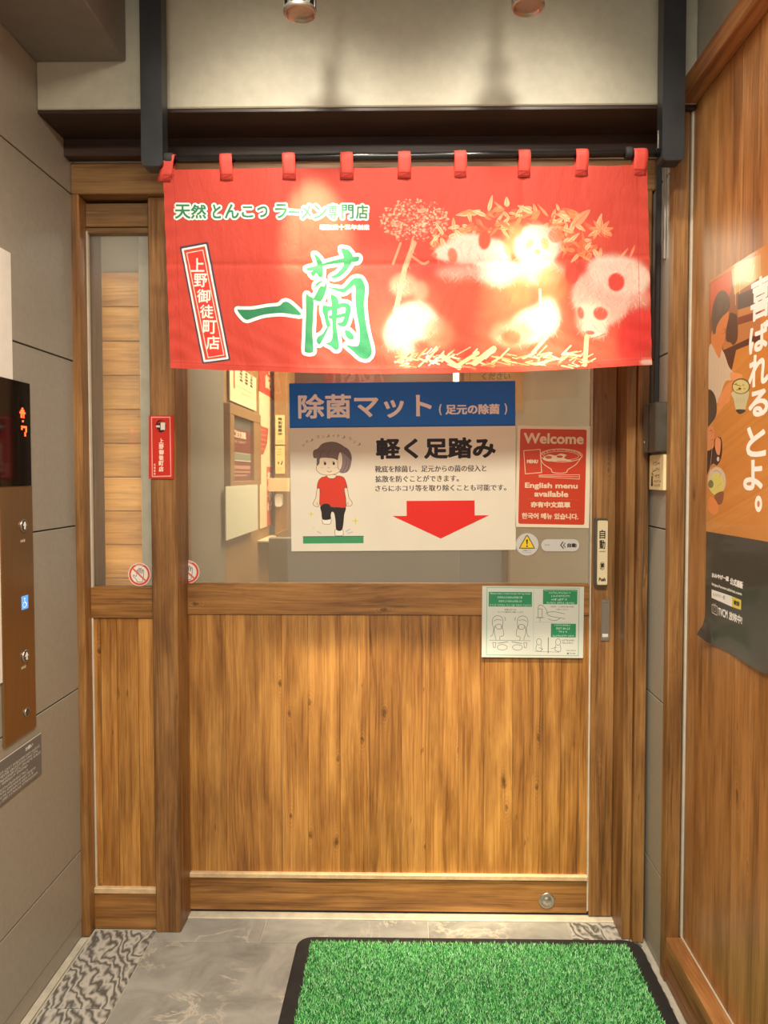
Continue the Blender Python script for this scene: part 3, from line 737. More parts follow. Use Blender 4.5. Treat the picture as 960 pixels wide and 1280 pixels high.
def green_sheet():
    c = Canvas(0, 0, 808, 566, 0.85, (206, 208, 198), fn=lambda x, y: (x - 82, y - 84))
    G = (46, 136, 92); D = (72, 84, 76); wt = (220, 236, 226)
    for P in ([(120, 96), (852, 96), (852, 632), (120, 632), (120, 96)],): c.line(P, 6, (130, 176, 150))
    c.rect(134, 130, 478, 246, G); c.rect(566, 108, 838, 224, G); c.rect(632, 378, 830, 486, G)
    c.text('Please wear a mask except during meals', (146, 136, 466, 152), wt, .3)
    c.text('用餐時以外請務必配戴口罩', (202, 164, 402, 182), wt, .4); c.text('用餐时以外请务必佩戴口罩', (212, 194, 398, 212), wt, .4); c.text('식사 중 이외에는 마스크를 착용해 주십시오', (140, 226, 472, 242), wt, .3)
    c.text('Please sanitize your hands when entering', (574, 112, 832, 122), wt, .3)
    c.scrib(614, 128, 786, 140, wt, 3); c.scrib(632, 152, 782, 166, wt, 4); c.scrib(632, 178, 768, 194, wt, 5); c.scrib(594, 206, 816, 220, wt, 6)
    c.scrib(660, 384, 792, 396, wt, 7); c.scrib(672, 408, 788, 424, wt, 8); c.scrib(694, 436, 766, 450, wt, 9); c.scrib(646, 468, 818, 480, wt, 10)
    c.text('食事以外では', (260, 262, 354, 278), (90, 96, 92), .3); c.text('マスクの着用をお願いします', (206, 282, 410, 296), (90, 96, 92), .3)
    c.text('ご来店時、ご入店時の手指の消毒に', (622, 236, 816, 250), (90, 96, 92), .3); c.text('ご協力ください', (668, 258, 768, 272), (90, 96, 92), .3)
    c.scrib(722, 504, 830, 516, (90, 96, 92), 12); c.scrib(722, 524, 820, 536, (90, 96, 92), 13)
    c.line([(490, 110), (494, 600)], 2.5, (150, 180, 164)); c.line([(504, 368), (786, 368)], 2.5, (150, 180, 164))
    c.line([(142, 514), (470, 516)], 2.5, D); c.line([(504, 600), (700, 604)], 2, D)
    for ox, sg in ((208, 1), (405, -1)):
        f = lambda P: [(ox + sg * (x - 208), y) for x, y in P]
        c.line(f([(168, 400), (166, 350), (190, 322), (226, 322), (248, 348), (246, 400), (236, 420)]), 3, D, sm=True)
        c.line(f([(176, 362), (200, 350), (240, 354)]), 3, D, sm=True)
        c.line(f([(190, 396), (216, 386), (240, 396), (238, 420), (214, 426), (196, 416), (190, 396)]), 3, D, sm=True)
        c.line(f([(174, 402), (176, 430), (168, 470), (150, 486)]), 3, D, sm=True); c.line(f([(186, 402), (180, 440), (196, 510)]), 3, D, sm=True)
        c.line(f([(236, 404), (252, 430), (254, 476), (226, 486), (228, 512)]), 3, D, sm=True); c.line(f([(262, 330), (270, 342), (266, 356)]), 3, D)
        c.line([(ox + 38 * sg + 44*math.cos(a) * .9, 570 + 22*math.sin(a)) for a in np.linspace(0, 2*math.pi, 25)], 3, D)
        c.line(f([(170, 532), (196, 532), (190, 572), (176, 572), (170, 532)]), 3, D); c.line(f([(212, 538), (290, 526)]), 4, D)
    c.line([(528, 268), (532, 236), (560, 234), (590, 262), (604, 300)], 3, D, sm=True); c.line([(528, 262), (528, 330), (560, 330), (560, 262), (528, 262)], 3, D); c.line([(512, 332), (576, 332)], 3, D); c.line([(543, 332), (545, 360)], 3, D)
    c.line([(590, 296), (620, 286), (660, 284), (740, 300)], 3, D, sm=True); c.line([(600, 306), (640, 322), (740, 338)], 3, D, sm=True); c.line([(610, 340), (640, 352), (680, 350), (700, 334)], 3, D, sm=True)
    for ox in (538, 690):
        c.line([(ox + 20*math.cos(a), 524 + 26*math.sin(a)) for a in np.linspace(0, 2*math.pi, 21)], 3, D)
        c.line([(ox - 18, 548), (ox - 22, 590), (ox + 20, 596), (ox + 18, 550)], 3, D, sm=True)
    c.line([(612, 490), (612, 612)], 5, D); c.line([(540, 570), (570, 584)], 3, D); c.line([(636, 578), (676, 566)], 3, D)
    c.text('Keep Distance', (756, 584, 834, 598), (80, 84, 80), .4); c.rect(762, 608, 776, 620, (90, 100, 94)); c.scrib(784, 608, 834, 620, (90, 96, 92), 15)
    return print_mat('hygiene_print', c, 0.3, 0.3)
psheet('notice_sheet', 602.3, 733, 729.3, 822, -0.002, green_sheet(), 'white sheet with green boxes and line drawings on the timber door below the glass', 'notice', 0.3, 0.001)

def warn_sticker():
    c = Canvas(0, 0, 190, 190, 1.5, (206, 204, 202))
    c.poly(smooth([(94, 18), (104, 24), (156, 118), (150, 130), (38, 130), (32, 118), (84, 24)], 4), (70, 62, 40)); c.poly(smooth([(94, 26), (101, 32), (148, 116), (144, 123), (44, 123), (40, 116), (87, 32)], 4), (244, 208, 50))
    c.poly([(86, 54), (102, 54), (98, 96), (90, 96)], (50, 44, 32)); c.ell(94, 110, 7, 7, (50, 44, 32))
    c.text('自動ドア', (60, 140, 130, 152), (120, 120, 140), .4); c.scrib(48, 158, 140, 168, (140, 140, 156), 4)
    return print_mat('warning_print', c, 0.3)
psheet('sticker', 644.8, 666.5, 673, 694.5, 0.0085, warn_sticker(), 'round grey sticker with a yellow warning triangle under the red welcome notice', 'sticker', 0, 0.0008, 'ell')
def auto_sticker():
    c = Canvas(245, 95, 572, 195, 1.5, (206, 204, 200))
    c.text('自動', (470, 128, 548, 164), (40, 38, 42), 1.8)
    c.line([(432, 118), (412, 144), (436, 172)], 8, (40, 38, 42)); c.line([(450, 128), (436, 145), (452, 164)], 6, (40, 38, 42))
    c.scrib(276, 138, 318, 148, (90, 84, 90), 3)
    return print_mat('automatic_print', c, 0.3)
psheet('sticker', 676.5, 674, 724, 689, 0.0085, auto_sticker(), 'long pill-shaped pale sticker with black arrow beside the round warning sticker', 'sticker', 0, 0.0008, 0.95)
def hand_print():
    c = Canvas(0, 0, 100, 100, 3, (236, 228, 218))
    R = (214, 84, 66); D = (110, 112, 120)
    c.ell(50, 50, 47, 47, R); c.ell(50, 50, 38, 38, (236, 228, 218))
    P = [(40, 82), (34, 70), (22, 58), (24, 52), (36, 58), (38, 34), (43, 32), (45, 48), (46, 26), (51, 25), (53, 46), (55, 25), (60, 26), (61, 47), (64, 31), (69, 33), (68, 60), (64, 74), (62, 82)]
    c.line(smooth(P + [P[0]], 3), 2.6, D)
    c.line([(24, 28), (76, 76)], 7, R); c.line([(24, 28), (76, 76)], 4, (226, 110, 92)); c.line([(30, 9), (70, 9)], 2.4, (240, 220, 210))
    return print_mat('no_touch_print', c, 0.3)
HP = hand_print()
psheet('sticker', 160.5, 703.5, 188.3, 732.5, -0.0665, HP, 'round red no-touch hand sticker on the narrow side window', 'sticker', 0, 0.0008, 'ell')
psheet('sticker', 220.5, 700.5, 249.3, 729.5, 0.0110, HP, 'round red no-touch hand sticker on the sliding door glass beside the post', 'sticker', 0, 0.0008, 'ell')

def plaque():
    c = Canvas(0, 0, 600, 1300, 0.42, (168, 52, 44), fn=lambda x, y: (x * 1.28 - 70, y * 1.24 - 152))
    c.rect(60, 120, 540, 1200, (206, 50, 38))
    for a, b, w in (((104, 154), (454, 150), 20), ((454, 150), (474, 1124), 20), ((474, 1124), (122, 1136), 20), ((122, 1136), (104, 154), 20)): c.line([a, b], w * 1.2, (240, 168, 158))
    c.ell(280, 300, 100, 104, (50, 34, 30)); c.line([(230, 250), (300, 210), (350, 260)], 20, (206, 50, 38)); c.line([(200, 340), (240, 380)], 20, (206, 50, 38))
    c.text('一', (190, 285, 262, 322), (240, 200, 190), 6); c.text('蘭', (272, 232, 366, 366), (232, 226, 214), 9)
    c.vtext('上野御徒町店', 244, 500, 336, 1060, (248, 218, 200), 7, gap=.06)
    for k in range(4): c.text('天然豚骨'[k], (148, 922 + 50*k, 184, 960 + 50*k), (246, 206, 190), 3)
    return print_mat('plaque_print', c, 0.35)
psheet('name_plaque', 186.5, 519.5, 217.3, 598.5, -0.108, plaque(), 'small red vertical name plaque with white border on the post left of the door', 'plaque', 0.8, 0.003)

# ------------------------------------------------------------------ the red shop curtain
YN = -0.39
TL_, TR_, BL_, BR_ = onY(203.5, 212, YN), onY(808.5, 205, YN), onY(212.5, 460, YN), onY(814.5, 456.5, YN)
def N2(u, v):
    l = 203.5 + 9 * (v - 212) / 248; r = 808.5 + 6 * (v - 205) / 252
    s_ = (u - l) / (r - l); top = 212 - 7 * s_; bot = 460 - 3.5 * s_ + 8 * math.sin(math.pi * min(1, max(0, s_)))
    return (s_ * 610.0, (v - top) / (bot - top) * 250.0)
def noren_print():
    base = (196, 66, 52)
    c = Canvas(0, 0, 610, 250, 2.4, base, fn=N2)
    rg = random.Random(11)
    # the wide picture on the right: soft forms first
    q = lambda P: [(460 + x / 2.595, 170 + y / 2.595) for x, y in P]
    z1 = lambda x, y: (460 + x / 2.595, 170 + y / 2.595)
    def blob(x, y, rx, ry, col, al, soft=8, rot=0):
        a, b = z1(x, y); c.ell(a, b, rx / 2.595, ry / 2.595, col, al, rot, soft)
    for x, y, rx, ry, al in ((330, 560, 190, 130, .45), (560, 520, 120, 130, .4), (120, 640, 110, 110, .35), (520, 330, 260, 80, .30), (740, 640, 120, 80, .3), (600, 690, 250, 50, .4)):
        blob(x, y, rx, ry, (232, 112, 78), al, 20)
    # blossom tree at the left of the picture
    for k in range(520):
        a = rg.uniform(0, 6.28); r = rg.random() ** .5
        x, y = 155 + 112 * r * math.cos(a), 272 + 58 * r * math.sin(a) + 14 * math.sin(x * .05 if k else 0)
        p = z1(x, y); c.ell(p[0], p[1], rg.uniform(.8, 2.2), rg.uniform(.7, 1.6), rg.choice([(236, 148, 116), (242, 178, 150), (216, 96, 74)]), .75)
    for P in ([(150, 330), (138, 380), (118, 440)], [(138, 380), (180, 410), (200, 405)], [(110, 345), (86, 410)], [(120, 450), (96, 540), (80, 640)]): c.line(q(P), 3.0, (238, 150, 116), .8, sm=True)
    c.line(q([(154, 345), (124, 425), (96, 560)]), 6.5, (240, 156, 120), .85)
    # foliage
    def leaf(x, y, ln, a, w, col, al=.85):
        dx, dy = math.cos(a), math.sin(a)
        P = [(x, y), (x + dx*ln*.35 - dy*w, y + dy*ln*.35 + dx*w), (x + dx*ln, y + dy*ln), (x + dx*ln*.35 + dy*w, y + dy*ln*.35 - dx*w)]
        c.poly(smooth(q(P), 4), col, al); c.line(q([(x, y), (x + dx*ln*.9, y + dy*ln*.9)]), .6, (214, 92, 60), .8)
    cl = [(330, 240), (390, 250), (450, 235), (500, 260), (540, 245), (600, 270), (640, 250), (660, 310), (680, 270), (640, 340), (700, 350), (740, 370), (250, 330), (290, 300), (420, 290), (350, 280), (220, 350), (750, 300), (570, 290), (480, 300), (690, 380), (620, 300)]
    for x, y in cl:
        for k in range(7):
            leaf(x + rg.uniform(-20, 20), y + rg.uniform(-14, 14), rg.uniform(26, 56), rg.uniform(0, 6.28), rg.uniform(4, 9), rg.choice([(236, 140, 90), (244, 172, 120), (248, 196, 150), (226, 106, 70)]))
    for k in range(7): leaf(758, 302, 40, -math.pi/2 + (k - 3) * .7, 7, (240, 150, 110))
    leaf(665, 290, 78, -.75, 16, (238, 150, 110)); leaf(820, 392, 40, -.9, 4, (240, 160, 120)); leaf(850, 392, 44, -1.2, 4, (240, 160, 120))
    # bears: white fur, soft edged; ears, eye patches and legs stay red
    wf, pf_ = (220, 198, 184), (220, 148, 122)
    # left small bear seen from behind
    blob(120, 480, 46, 40, pf_, .8, 7); blob(175, 500, 26, 34, pf_, .7, 7)
    blob(150, 600, 78, 66, wf, .85, 8, -.3); blob(90, 640, 36, 56, wf, .8, 8); blob(130, 690, 26, 60, wf, .7, 8); blob(200, 610, 50, 40, wf, .6, 9)
    blob(236, 640, 50, 50, (234, 130, 96), .7, 9)
    # reclining bear: head to the left
    blob(400, 380, 64, 52, wf, .95, 6); blob(330, 362, 84, 48, wf, .95, 5, -.1); blob(262, 378, 44, 26, wf, .95, 4)
    blob(430, 440, 70, 44, wf, .85, 10); blob(340, 440, 120, 26, wf, .55, 10)
    c.ell(*z1(382, 334), 7.5, 12, (214, 78, 56), .95, .1, 2); c.ell(*z1(279, 385), 6, 9.5, (220, 104, 78), .9, -.2, 2); c.ell(*z1(220, 384), 3.4, 3, (220, 104, 80), .9, 0, 1)
    c.line(q([(330, 470), (380, 520), (420, 600)]), 16, (222, 84, 58), .4, sm=True)
    # middle bear, face on
    blob(552, 352, 76, 70, wf, 1, 6); blob(555, 440, 90, 40, wf, .75, 10)
    c.ell(*z1(482, 300), 9, 10, (226, 110, 74), .8, 0, 2); c.ell(*z1(462, 350), 8, 13, (230, 120, 84), .7, 0, 3); c.ell(*z1(612, 318), 9, 9, (226, 110, 74), .7, 0, 2)
    c.ell(*z1(528, 345), 4.5, 8, (232, 150, 104), .9, .3, 1.5); c.ell(*z1(578, 345), 4.5, 8, (232, 150, 104), .9, -.3, 1.5); c.ell(*z1(553, 372), 4, 3, (226, 120, 84), .9, 0, 1)
    blob(600, 480, 52, 60, (230, 112, 74), .75, 9); blob(500, 500, 40, 50, (232, 120, 80), .6, 9)
    # lower middle bear lying on its back
    blob(540, 610, 84, 58, wf, .95, 8, -.4); blob(470, 640, 70, 44, pf_, .8, 9); blob(585, 580, 40, 60, wf, .9, 8)
    c.ell(*z1(470, 650), 12, 9, (222, 92, 62), .7, 0, 4); c.ell(*z1(560, 690), 13, 10, (222, 92, 62), .6, 0, 4)
    # right bear: large head looking down
    blob(815, 445, 105, 62, wf, .92, 8, .25); blob(880, 520, 30, 90, wf, .6, 10, -.1)
    blob(760, 520, 98, 92, wf, .80, 7, .3); blob(728, 592, 56, 58, (244, 206, 184), .9, 6); blob(745, 630, 34, 24, wf, .8, 5)
    blob(870, 640, 56, 90, (208, 48, 44), .9, 9, .4); blob(665, 640, 30, 80, (216, 76, 56), .6, 9)
    c.ell(*z1(806, 472), 10, 11.5, (208, 62, 52), .95, 0, 1.5); c.ell(*z1(664, 446), 8, 12, (212, 74, 58), .95, 0, 1.5)
    c.ell(*z1(756, 574), 9, 8, (212, 76, 62), .9, .4, 1.8); c.ell(*z1(692, 572), 4, 7.5, (214, 84, 68), .9, -.2, 1.5)
    c.ell(*z1(722, 636), 6, 2.6, (206, 84, 66), .9, .1, 1); c.line(q([(700, 632), (722, 656), (770, 640)]), 1.1, (206, 90, 70), .9, sm=True)
    # fur strands, bamboo stems and chips along the bottom
    for k in range(4200):
        x, y = rg.uniform(60, 900), rg.uniform(290, 700)
        P = c.T([z1(x, y)])[0]; X, Y = int(P[0]), int(P[1])
        if 0 <= X < c.w and 0 <= Y < c.h and c.a[Y, X, 2] > .42:
            a = rg.uniform(.5, 2.6); ln = rg.uniform(8, 24); c.line(q([(x, y), (x + ln*math.cos(a), y + ln*math.sin(a))]), .5, rg.choice([(232, 176, 152), (226, 184, 166), (238, 224, 212), (218, 128, 104)]), .5)
    for k in range(150):
        x, y = rg.uniform(90, 700), rg.uniform(700, 745); a = rg.choice([-.5, -.2, .4, .2, -.8]); ln = rg.uniform(16, 50)
        c.line(q([(x, y), (x + ln*math.cos(a), y + ln*math.sin(a))]), rg.uniform(1, 2.4), rg.choice([(246, 200, 150), (240, 150, 100), (250, 224, 190), (222, 84, 56)]), .9)
    for P, w in (([(350, 735), (412, 688)], 7), ([(540, 700), (618, 608)], 4.5), ([(250, 715), (300, 750)], 6), ([(300, 740), (360, 702)], 5), ([(712, 650), (706, 740)], 6), ([(562, 495), (564, 560)], 3.4), ([(170, 745), (230, 690)], 2)):
        c.line(q(P), w, (248, 206, 158), .95)
    blob(905, 735, 26, 12, wf, .8, 4)
    # ---- lettering on the left
    z3 = lambda x, y: (190 + x / 3.097, 170 + y / 3.097)
    def fz(s_, x0, y0, x1, y1, col, b, outl): c.text(s_, (z3(x0, y0), z3(x1, y0 - 0), z3(x1, y1), z3(x0, y1)), col, b, outl)
    gr, wh, dk = (44, 128, 88), (250, 248, 240), (96, 62, 52)
    tt = '天然とんこつラーメン専門店'
    xs_ = [(88, 150), (150, 212), (236, 270), (284, 340), (350, 396), (410, 452), (480, 528), (532, 576), (582, 622), (630, 682), (686, 724), (738, 786), (794, 842)]
    for ps in range(3):
        for ch, (a, b) in zip(tt, xs_):
            y0, y1 = (262, 318)
            if ch in 'ーこつ': y0, y1 = (287, 298) if ch == 'ー' else (270, 314)
            if ps == 0: fz(ch, a, y0, b, y1, dk, .9, [(2.6, dk)])
            elif ps == 1: fz(ch, a, y0, b, y1, wh, .9, [(2.1, wh)])
            else: fz(ch, a, y0, b, y1, gr, .55, [])
    fz('昭和三十五年創業', 654, 338, 848, 360, wh, .5, [])
    # slanting name box
    bx = [(112, 430), (214, 413), (300, 862), (200, 876)]
    c.line([z3(*p) for p in bx + bx[:1]], 3.4, (70, 60, 74)); c.line([z3(*p) for p in [(118, 436), (209, 420), (294, 858), (204, 870), (118, 436)]], 2.4, wh)
    c.poly([z3(*p) for p in [(134, 450), (198, 439), (280, 846), (218, 856)]], (216, 56, 48)); c.line([z3(*p) for p in [(134, 450), (198, 439), (280, 846), (218, 856), (134, 450)]], 1.1, (246, 220, 206))
    for k, ch in enumerate('上野御徒町店'):
        f = k / 5; x, y = 178 + 60 * f, 496 + 302 * f
        fz(ch, x - 28, y - 27, x + 26, y + 27, (244, 236, 224), .45, [])
    # the two large brush characters, stroke by stroke
    z7 = lambda x, y: (290 + x / 4.8, 290 + y / 4.8)
    big = [
        [(36, 464), (60, 462), (130, 462), (220, 448), (290, 440), (316, 418), (350, 420), (416, 478), (412, 494), (380, 492), (300, 484), (200, 494), (130, 514), (96, 524), (70, 510)],
        [(452, 212), (490, 200), (524, 190), (600, 168), (668, 152), (740, 142), (770, 142), (768, 164), (748, 172), (680, 178), (600, 186), (540, 202), (500, 222), (466, 226)],
        [(500, 126), (524, 140), (548, 176), (552, 220), (548, 262), (530, 264), (512, 240), (496, 262), (478, 240), (500, 218), (516, 190), (510, 160)],
        [(662, 92), (690, 96), (706, 100), (730, 130), (732, 160), (700, 220), (660, 258), (622, 272), (602, 262), (640, 240), (672, 200), (680, 160), (672, 130)],
        [(450, 372), (472, 380), (496, 400), (494, 500), (490, 600), (496, 700), (486, 720), (450, 718), (442, 700), (446, 600), (450, 480)],
        [(500, 384), (524, 340), (540, 318), (560, 320), (566, 300), (548, 294), (520, 316), (506, 330), (510, 306), (536, 288), (566, 292), (576, 320), (562, 372), (540, 410), (516, 408), (494, 398)],
        [(572, 322), (640, 330), (680, 330), (732, 276), (770, 268), (790, 280), (808, 330), (800, 420), (812, 540), (828, 620), (846, 690), (844, 728), (818, 756), (776, 748), (730, 708), (690, 672), (740, 680), (768, 668), (774, 590), (756, 480), (748, 400), (746, 318), (720, 330), (680, 358), (650, 352), (620, 340)],
        [(600, 370), (630, 380), (648, 410), (640, 470), (636, 560), (646, 640), (650, 690), (630, 704), (600, 680), (570, 664), (600, 650), (612, 600), (606, 500), (604, 420)],
        [(556, 434), (600, 440), (660, 420), (700, 422), (722, 446), (714, 500), (690, 560), (650, 556), (640, 540), (672, 530), (686, 480), (684, 446), (620, 462), (588, 470), (586, 510), (600, 556), (576, 560), (560, 500), (550, 470)],
        [(590, 496), (640, 490), (690, 480), (690, 500), (640, 512), (596, 516)],
        [(590, 560), (568, 610), (536, 668), (516, 656), (520, 626), (552, 604), (574, 570)],
        [(686, 584), (716, 590), (740, 620), (734, 640), (712, 638), (690, 616)],
    ]
    S = [[z7(*p) for p in smooth(P, 4)] for P in big]
    masks = [c.poly(P, gr, ret=True) for P in S]
    for r, col in ((4.9, dk), (4.2, wh)):
        for m_ in masks: c.comp(c.dil(m_, r * 2.4), col)
    for P in S: c.poly(P, gr)
    # stitched hem and a seam near each side
    c.line([(206, 452), (330, 458), (470, 461), (640, 458), (813, 449)], .5, (150, 34, 28), .8)
    c.line([(217, 214), (226, 458)], .5, (164, 38, 32), .7); c.line([(796, 208), (800, 452)], .5, (164, 38, 32), .7)
    return c
def noren_extra(t, N, L, B, c):
    out = N['Material Output']
    tl = N.new('ShaderNodeBsdfTranslucent'); L.new(c, tl.inputs[0])
    mx = N.new('ShaderNodeMixShader'); mx.inputs[0].default_value = 0.22
    L.new(B.outputs[0], mx.inputs[1]); L.new(tl.outputs[0], mx.inputs[2]); L.new(mx.outputs[0], out.inputs[0])
    B.inputs['Sheen Weight'].default_value = 0.15
    tc = N.new('ShaderNodeTexCoord')
    h = noise(t, mapped(t, tc.outputs['Object'], (13, 13, 6)), 1.0, 5, 0.6, 0.3)
    bump(t, h, 0.55, 0.012, B)
noren_c = noren_print()
NM = print_mat('curtain_print', noren_c, 0.62, 0.0, noren_extra)
nor = empty('shop_curtain', (0, YN, TL_.z), 'red printed shop curtain with green brush characters and white bears above the door', 'curtain')
tabs_u = [(203, 220), (275, 291.5), (353, 370), (425, 442), (497, 514), (567, 583.5), (647, 663), (718.5, 735), (790.5, 808.5)]
tab_s = [((a + b) / 2 - 203.5) / 605 for a, b in tabs_u]
sag_amt = [.001, .001, .002, .003, .003, .004, .0055, .006]
def cloth():
    nx, nz = 260, 110; vs, fs, uvs = [], [], []
    for j in range(nz + 1):
        t = j / nz
        for i in range(nx + 1):
            s_ = i / nx
            top = TL_.lerp(TR_, s_); bot = BL_.lerp(BR_, s_)
            p = top.lerp(bot, t)
            k = max(0, min(7, sum(1 for q in tab_s[1:-1] if q <= s_)))
            w = (s_ - tab_s[k]) / max(1e-3, tab_s[k + 1] - tab_s[k]); w = min(1, max(0, w))
            dip = sag_amt[k] * 4 * w * (1 - w)
            p.z -= dip * (1 - t) ** 3 + .018 * math.sin(math.pi * s_) * t
            y = .0035 * math.sin(s_ * 17 + 1.1) * (.3 + .7 * t) + .0025 * math.sin(s_ * 41 + t * 3) * t
            y += -.006 * 4 * w * (1 - w) * math.exp(-t * 9) * (1 if k > 3 else .4)
            for cr, am in ((.278, .0028), (.508, .0028), (.745, .002)): y += am * math.exp(-abs(s_ - cr) / .006)
            y += .0028 * math.exp(-abs(t - .475 + .02 * s_) / .012)
            y += .0016 * math.sin(t * 60 + 4 * math.sin(s_ * 9)) * math.exp(-min(s_, 1 - s_) / .03)
            y += .0015 * math.sin(s_ * 90 + 7 * math.sin(t * 11)) * max(0, t - .7) * 2
            y -= .0012 * (1 if t > .965 else 0)
            vs.append((p.x, y, p.z - TL_.z)); uvs.append((s_, 1 - t))
    for j in range(nz):
        for i in range(nx):
            a = j * (nx + 1) + i; fs.append((a, a + nx + 1, a + nx + 2, a + 1))
    me = bpy.data.meshes.new('cloth'); me.from_pydata(vs, [], fs)
    u = me.uv_layers.new(name='UVMap'); idx = np.zeros(len(me.loops), int); me.loops.foreach_get('vertex_index', idx)
    u.data.foreach_set('uv', np.array(uvs)[idx].ravel())
    me.polygons.foreach_set('use_smooth', [True] * len(me.polygons)); return me
co_ = bpy.data.objects.new('cloth', cloth()); COL.objects.link(co_); co_.data.materials.append(NM); co_.parent = nor
# rod, with the hem loops over it
RL, RR = onY(190, 199.5, YN), onY(836, 191, YN)
rod_z = lambda x: RL.z + (RR.z - RL.z) * (x - RL.x) / (RR.x - RL.x)
def tube_x(xa, xb, r, n=24):
    me = lathe_mesh([(r * .9, 0), (r, .001), (r, xb - xa - .001), (r * .9, xb - xa)], n)
    return me
ang = math.atan2(RR.z - RL.z, RR.x - RL.x)
def rodpart(name, xa, xb, r, mat, parent=None):
    o = link(name, tube_x(xa, xb, r), mat, parent, (xa, YN, rod_z(xa)), (0, math.pi / 2 - ang, 0)); return o
x_a, x_b = RL.x, RR.x
rod = rodpart('curtain_rod', x_a, x_b, 0.0098, M['rod_metal'])
tag(rod, 'black metal rod carrying the red curtain between two black hangers', 'rod')
ru = lambda u: onY(u, 195, YN).x
for a, b in ((205.5, 216.5), (781, 790)):
    o = bpy.data.objects.new('rubber_collar', lathe_mesh([(.0105, 0), (.0150, .002), (.0155, .006), (.0155, (ru(b) - ru(a)) - .004), (.0145, ru(b) - ru(a))], 24))
    COL.objects.link(o); o.data.materials.append(M['rubber']); o.parent = rod; o.location = (0, 0, ru(a) - x_a)
red_cloth = plain('red_tab_cloth', (196, 62, 50), 0.65, var=0.05, scale=40, bmp=0.15)
def tab_mesh(w, rad, drop, skew=0.0):
    pr = [(-.0030, -drop), (-.0032, -drop * .6), (-rad - .001, -.012)]
    for k in range(9):
        a = math.pi + math.pi * k / 8; pr.append((rad * math.cos(a), -rad * math.sin(a)))
    pr += [(rad + .001, -.012), (.0040, -drop * .55), (.0035, -drop * .95)]
    vs, fs = [], []
    nn = 5
    for i, (y, z) in enumerate(pr):
        for k in range(nn):
            f = k / (nn - 1) - .5
            vs.append((f * w * (1 - .12 * math.sin(math.pi * i / len(pr))) + skew * z + .0006 * math.sin(k * 3 + i), y - .0008 * math.cos(f * 6 + i), z))
    for i in range(len(pr) - 1):
        for k in range(nn - 1):
            a = i * nn + k; fs.append((a, a + 1, a + nn + 1, a + nn))
    bm = bmesh.new(); V = [bm.verts.new(v) for v in vs]
    for f in fs: bm.faces.new([V[i] for i in f])
    bmesh.ops.recalc_face_normals(bm, faces=bm.faces)
    bmesh.ops.solidify(bm, geom=list(bm.faces), thickness=.0011)
    # raised stitched square at the foot of the strap
    me = bpy.data.meshes.new('tab'); bm.to_mesh(me); bm.free()
    for p in me.polygons: p.use_smooth = True
    return me
for i, (a, b) in enumerate(tabs_u):
    xc = ru((a + b) / 2); w = ru(b) - ru(a)
    foot = rod_z(xc) - onY((a + b) / 2, 227 - 7 * tab_s[i], YN).z
    o = link('tab', tab_mesh(w, .0122 if i not in (0, 8) else .0118, foot, .25 if i == 0 else 0.0), red_cloth, nor, (xc, YN, rod_z(xc)))
    for dx0, dz0, dx1, dz1 in ((-.4, 0, .4, 0), (-.4, .012, .4, .012), (-.4, 0, .4, .012)):
        s0 = Vector((xc + dx0 * w, YN - .0052, rod_z(xc) - foot + .003 + dz0)); s1 = Vector((xc + dx1 * w, YN - .0052, rod_z(xc) - foot + .003 + dz1))
        st = link('stitching', box_mesh((s1 - s0).length, .0008, .0009, 0), plain('dark_red_thread', (150, 30, 26), 0.8) if 'dark_red_thread' not in bpy.data.materials else bpy.data.materials['dark_red_thread'], o, (s0 + s1) / 2, (0, -math.atan2(s1.z - s0.z, s1.x - s0.x), 0))

# hangers: flat black bars from the ceiling, rounded foot
def hanger(u0, u1, vb, label, mirror=False):
    x0, x1 = onY(u0, 120, YN - .02).x, onY(u1, 120, YN - .02).x; zb = onY((u0 + u1) / 2, vb, YN - .02).z
    w = x1 - x0; r = .012
    pts = [(w/2, ZC - zb), (-w/2, ZC - zb)] + [(-w/2 + r - r*math.cos(a), r - r*math.sin(a)) for a in np.linspace(0, math.pi/2, 5)] + [(w/2 - r + r*math.sin(a), r - r*math.cos(a)) for a in np.linspace(0, math.pi/2, 5)]
    o = link('curtain_hanger', prism_mesh(pts, .045), M['black_metal'], None, ((x0 + x1) / 2, YN - .022, zb))
    bm = bmesh.new(); bm.from_mesh(o.data); bmesh.ops.bevel(bm, geom=list(bm.edges), offset=.0015, segments=2, affect='EDGES', clamp_overlap=True); bm.to_mesh(o.data); bm.free()
    return tag(o, label, 'bracket', 'black hangers of the curtain rod')
hanger(175.5, 202.5, 208.5, 'left black hanging bar holding the curtain rod under the beam')
hanger(828.5, 856.5, 201, 'right black hanging bar holding the curtain rod beside the veneer wall')
hk = onY(203.8, 192, YN + .01)
tag(box('hook_pin', hk.x - .0018, hk.x + .0018, YN + .010, YN + .014, hk.z - .012, hk.z + .022, M['steel'], None, .0006), 'thin steel pin beside the left black hanging bar', 'pin')
hk = onY(823.5, 175, YN + .01)
tag(box('hook_pin', hk.x - .003, hk.x + .001, YN + .010, YN + .014, hk.z - .020, hk.z + .024, M['steel'], None, .0006), 'thin steel pin beside the right black hanging bar', 'pin')

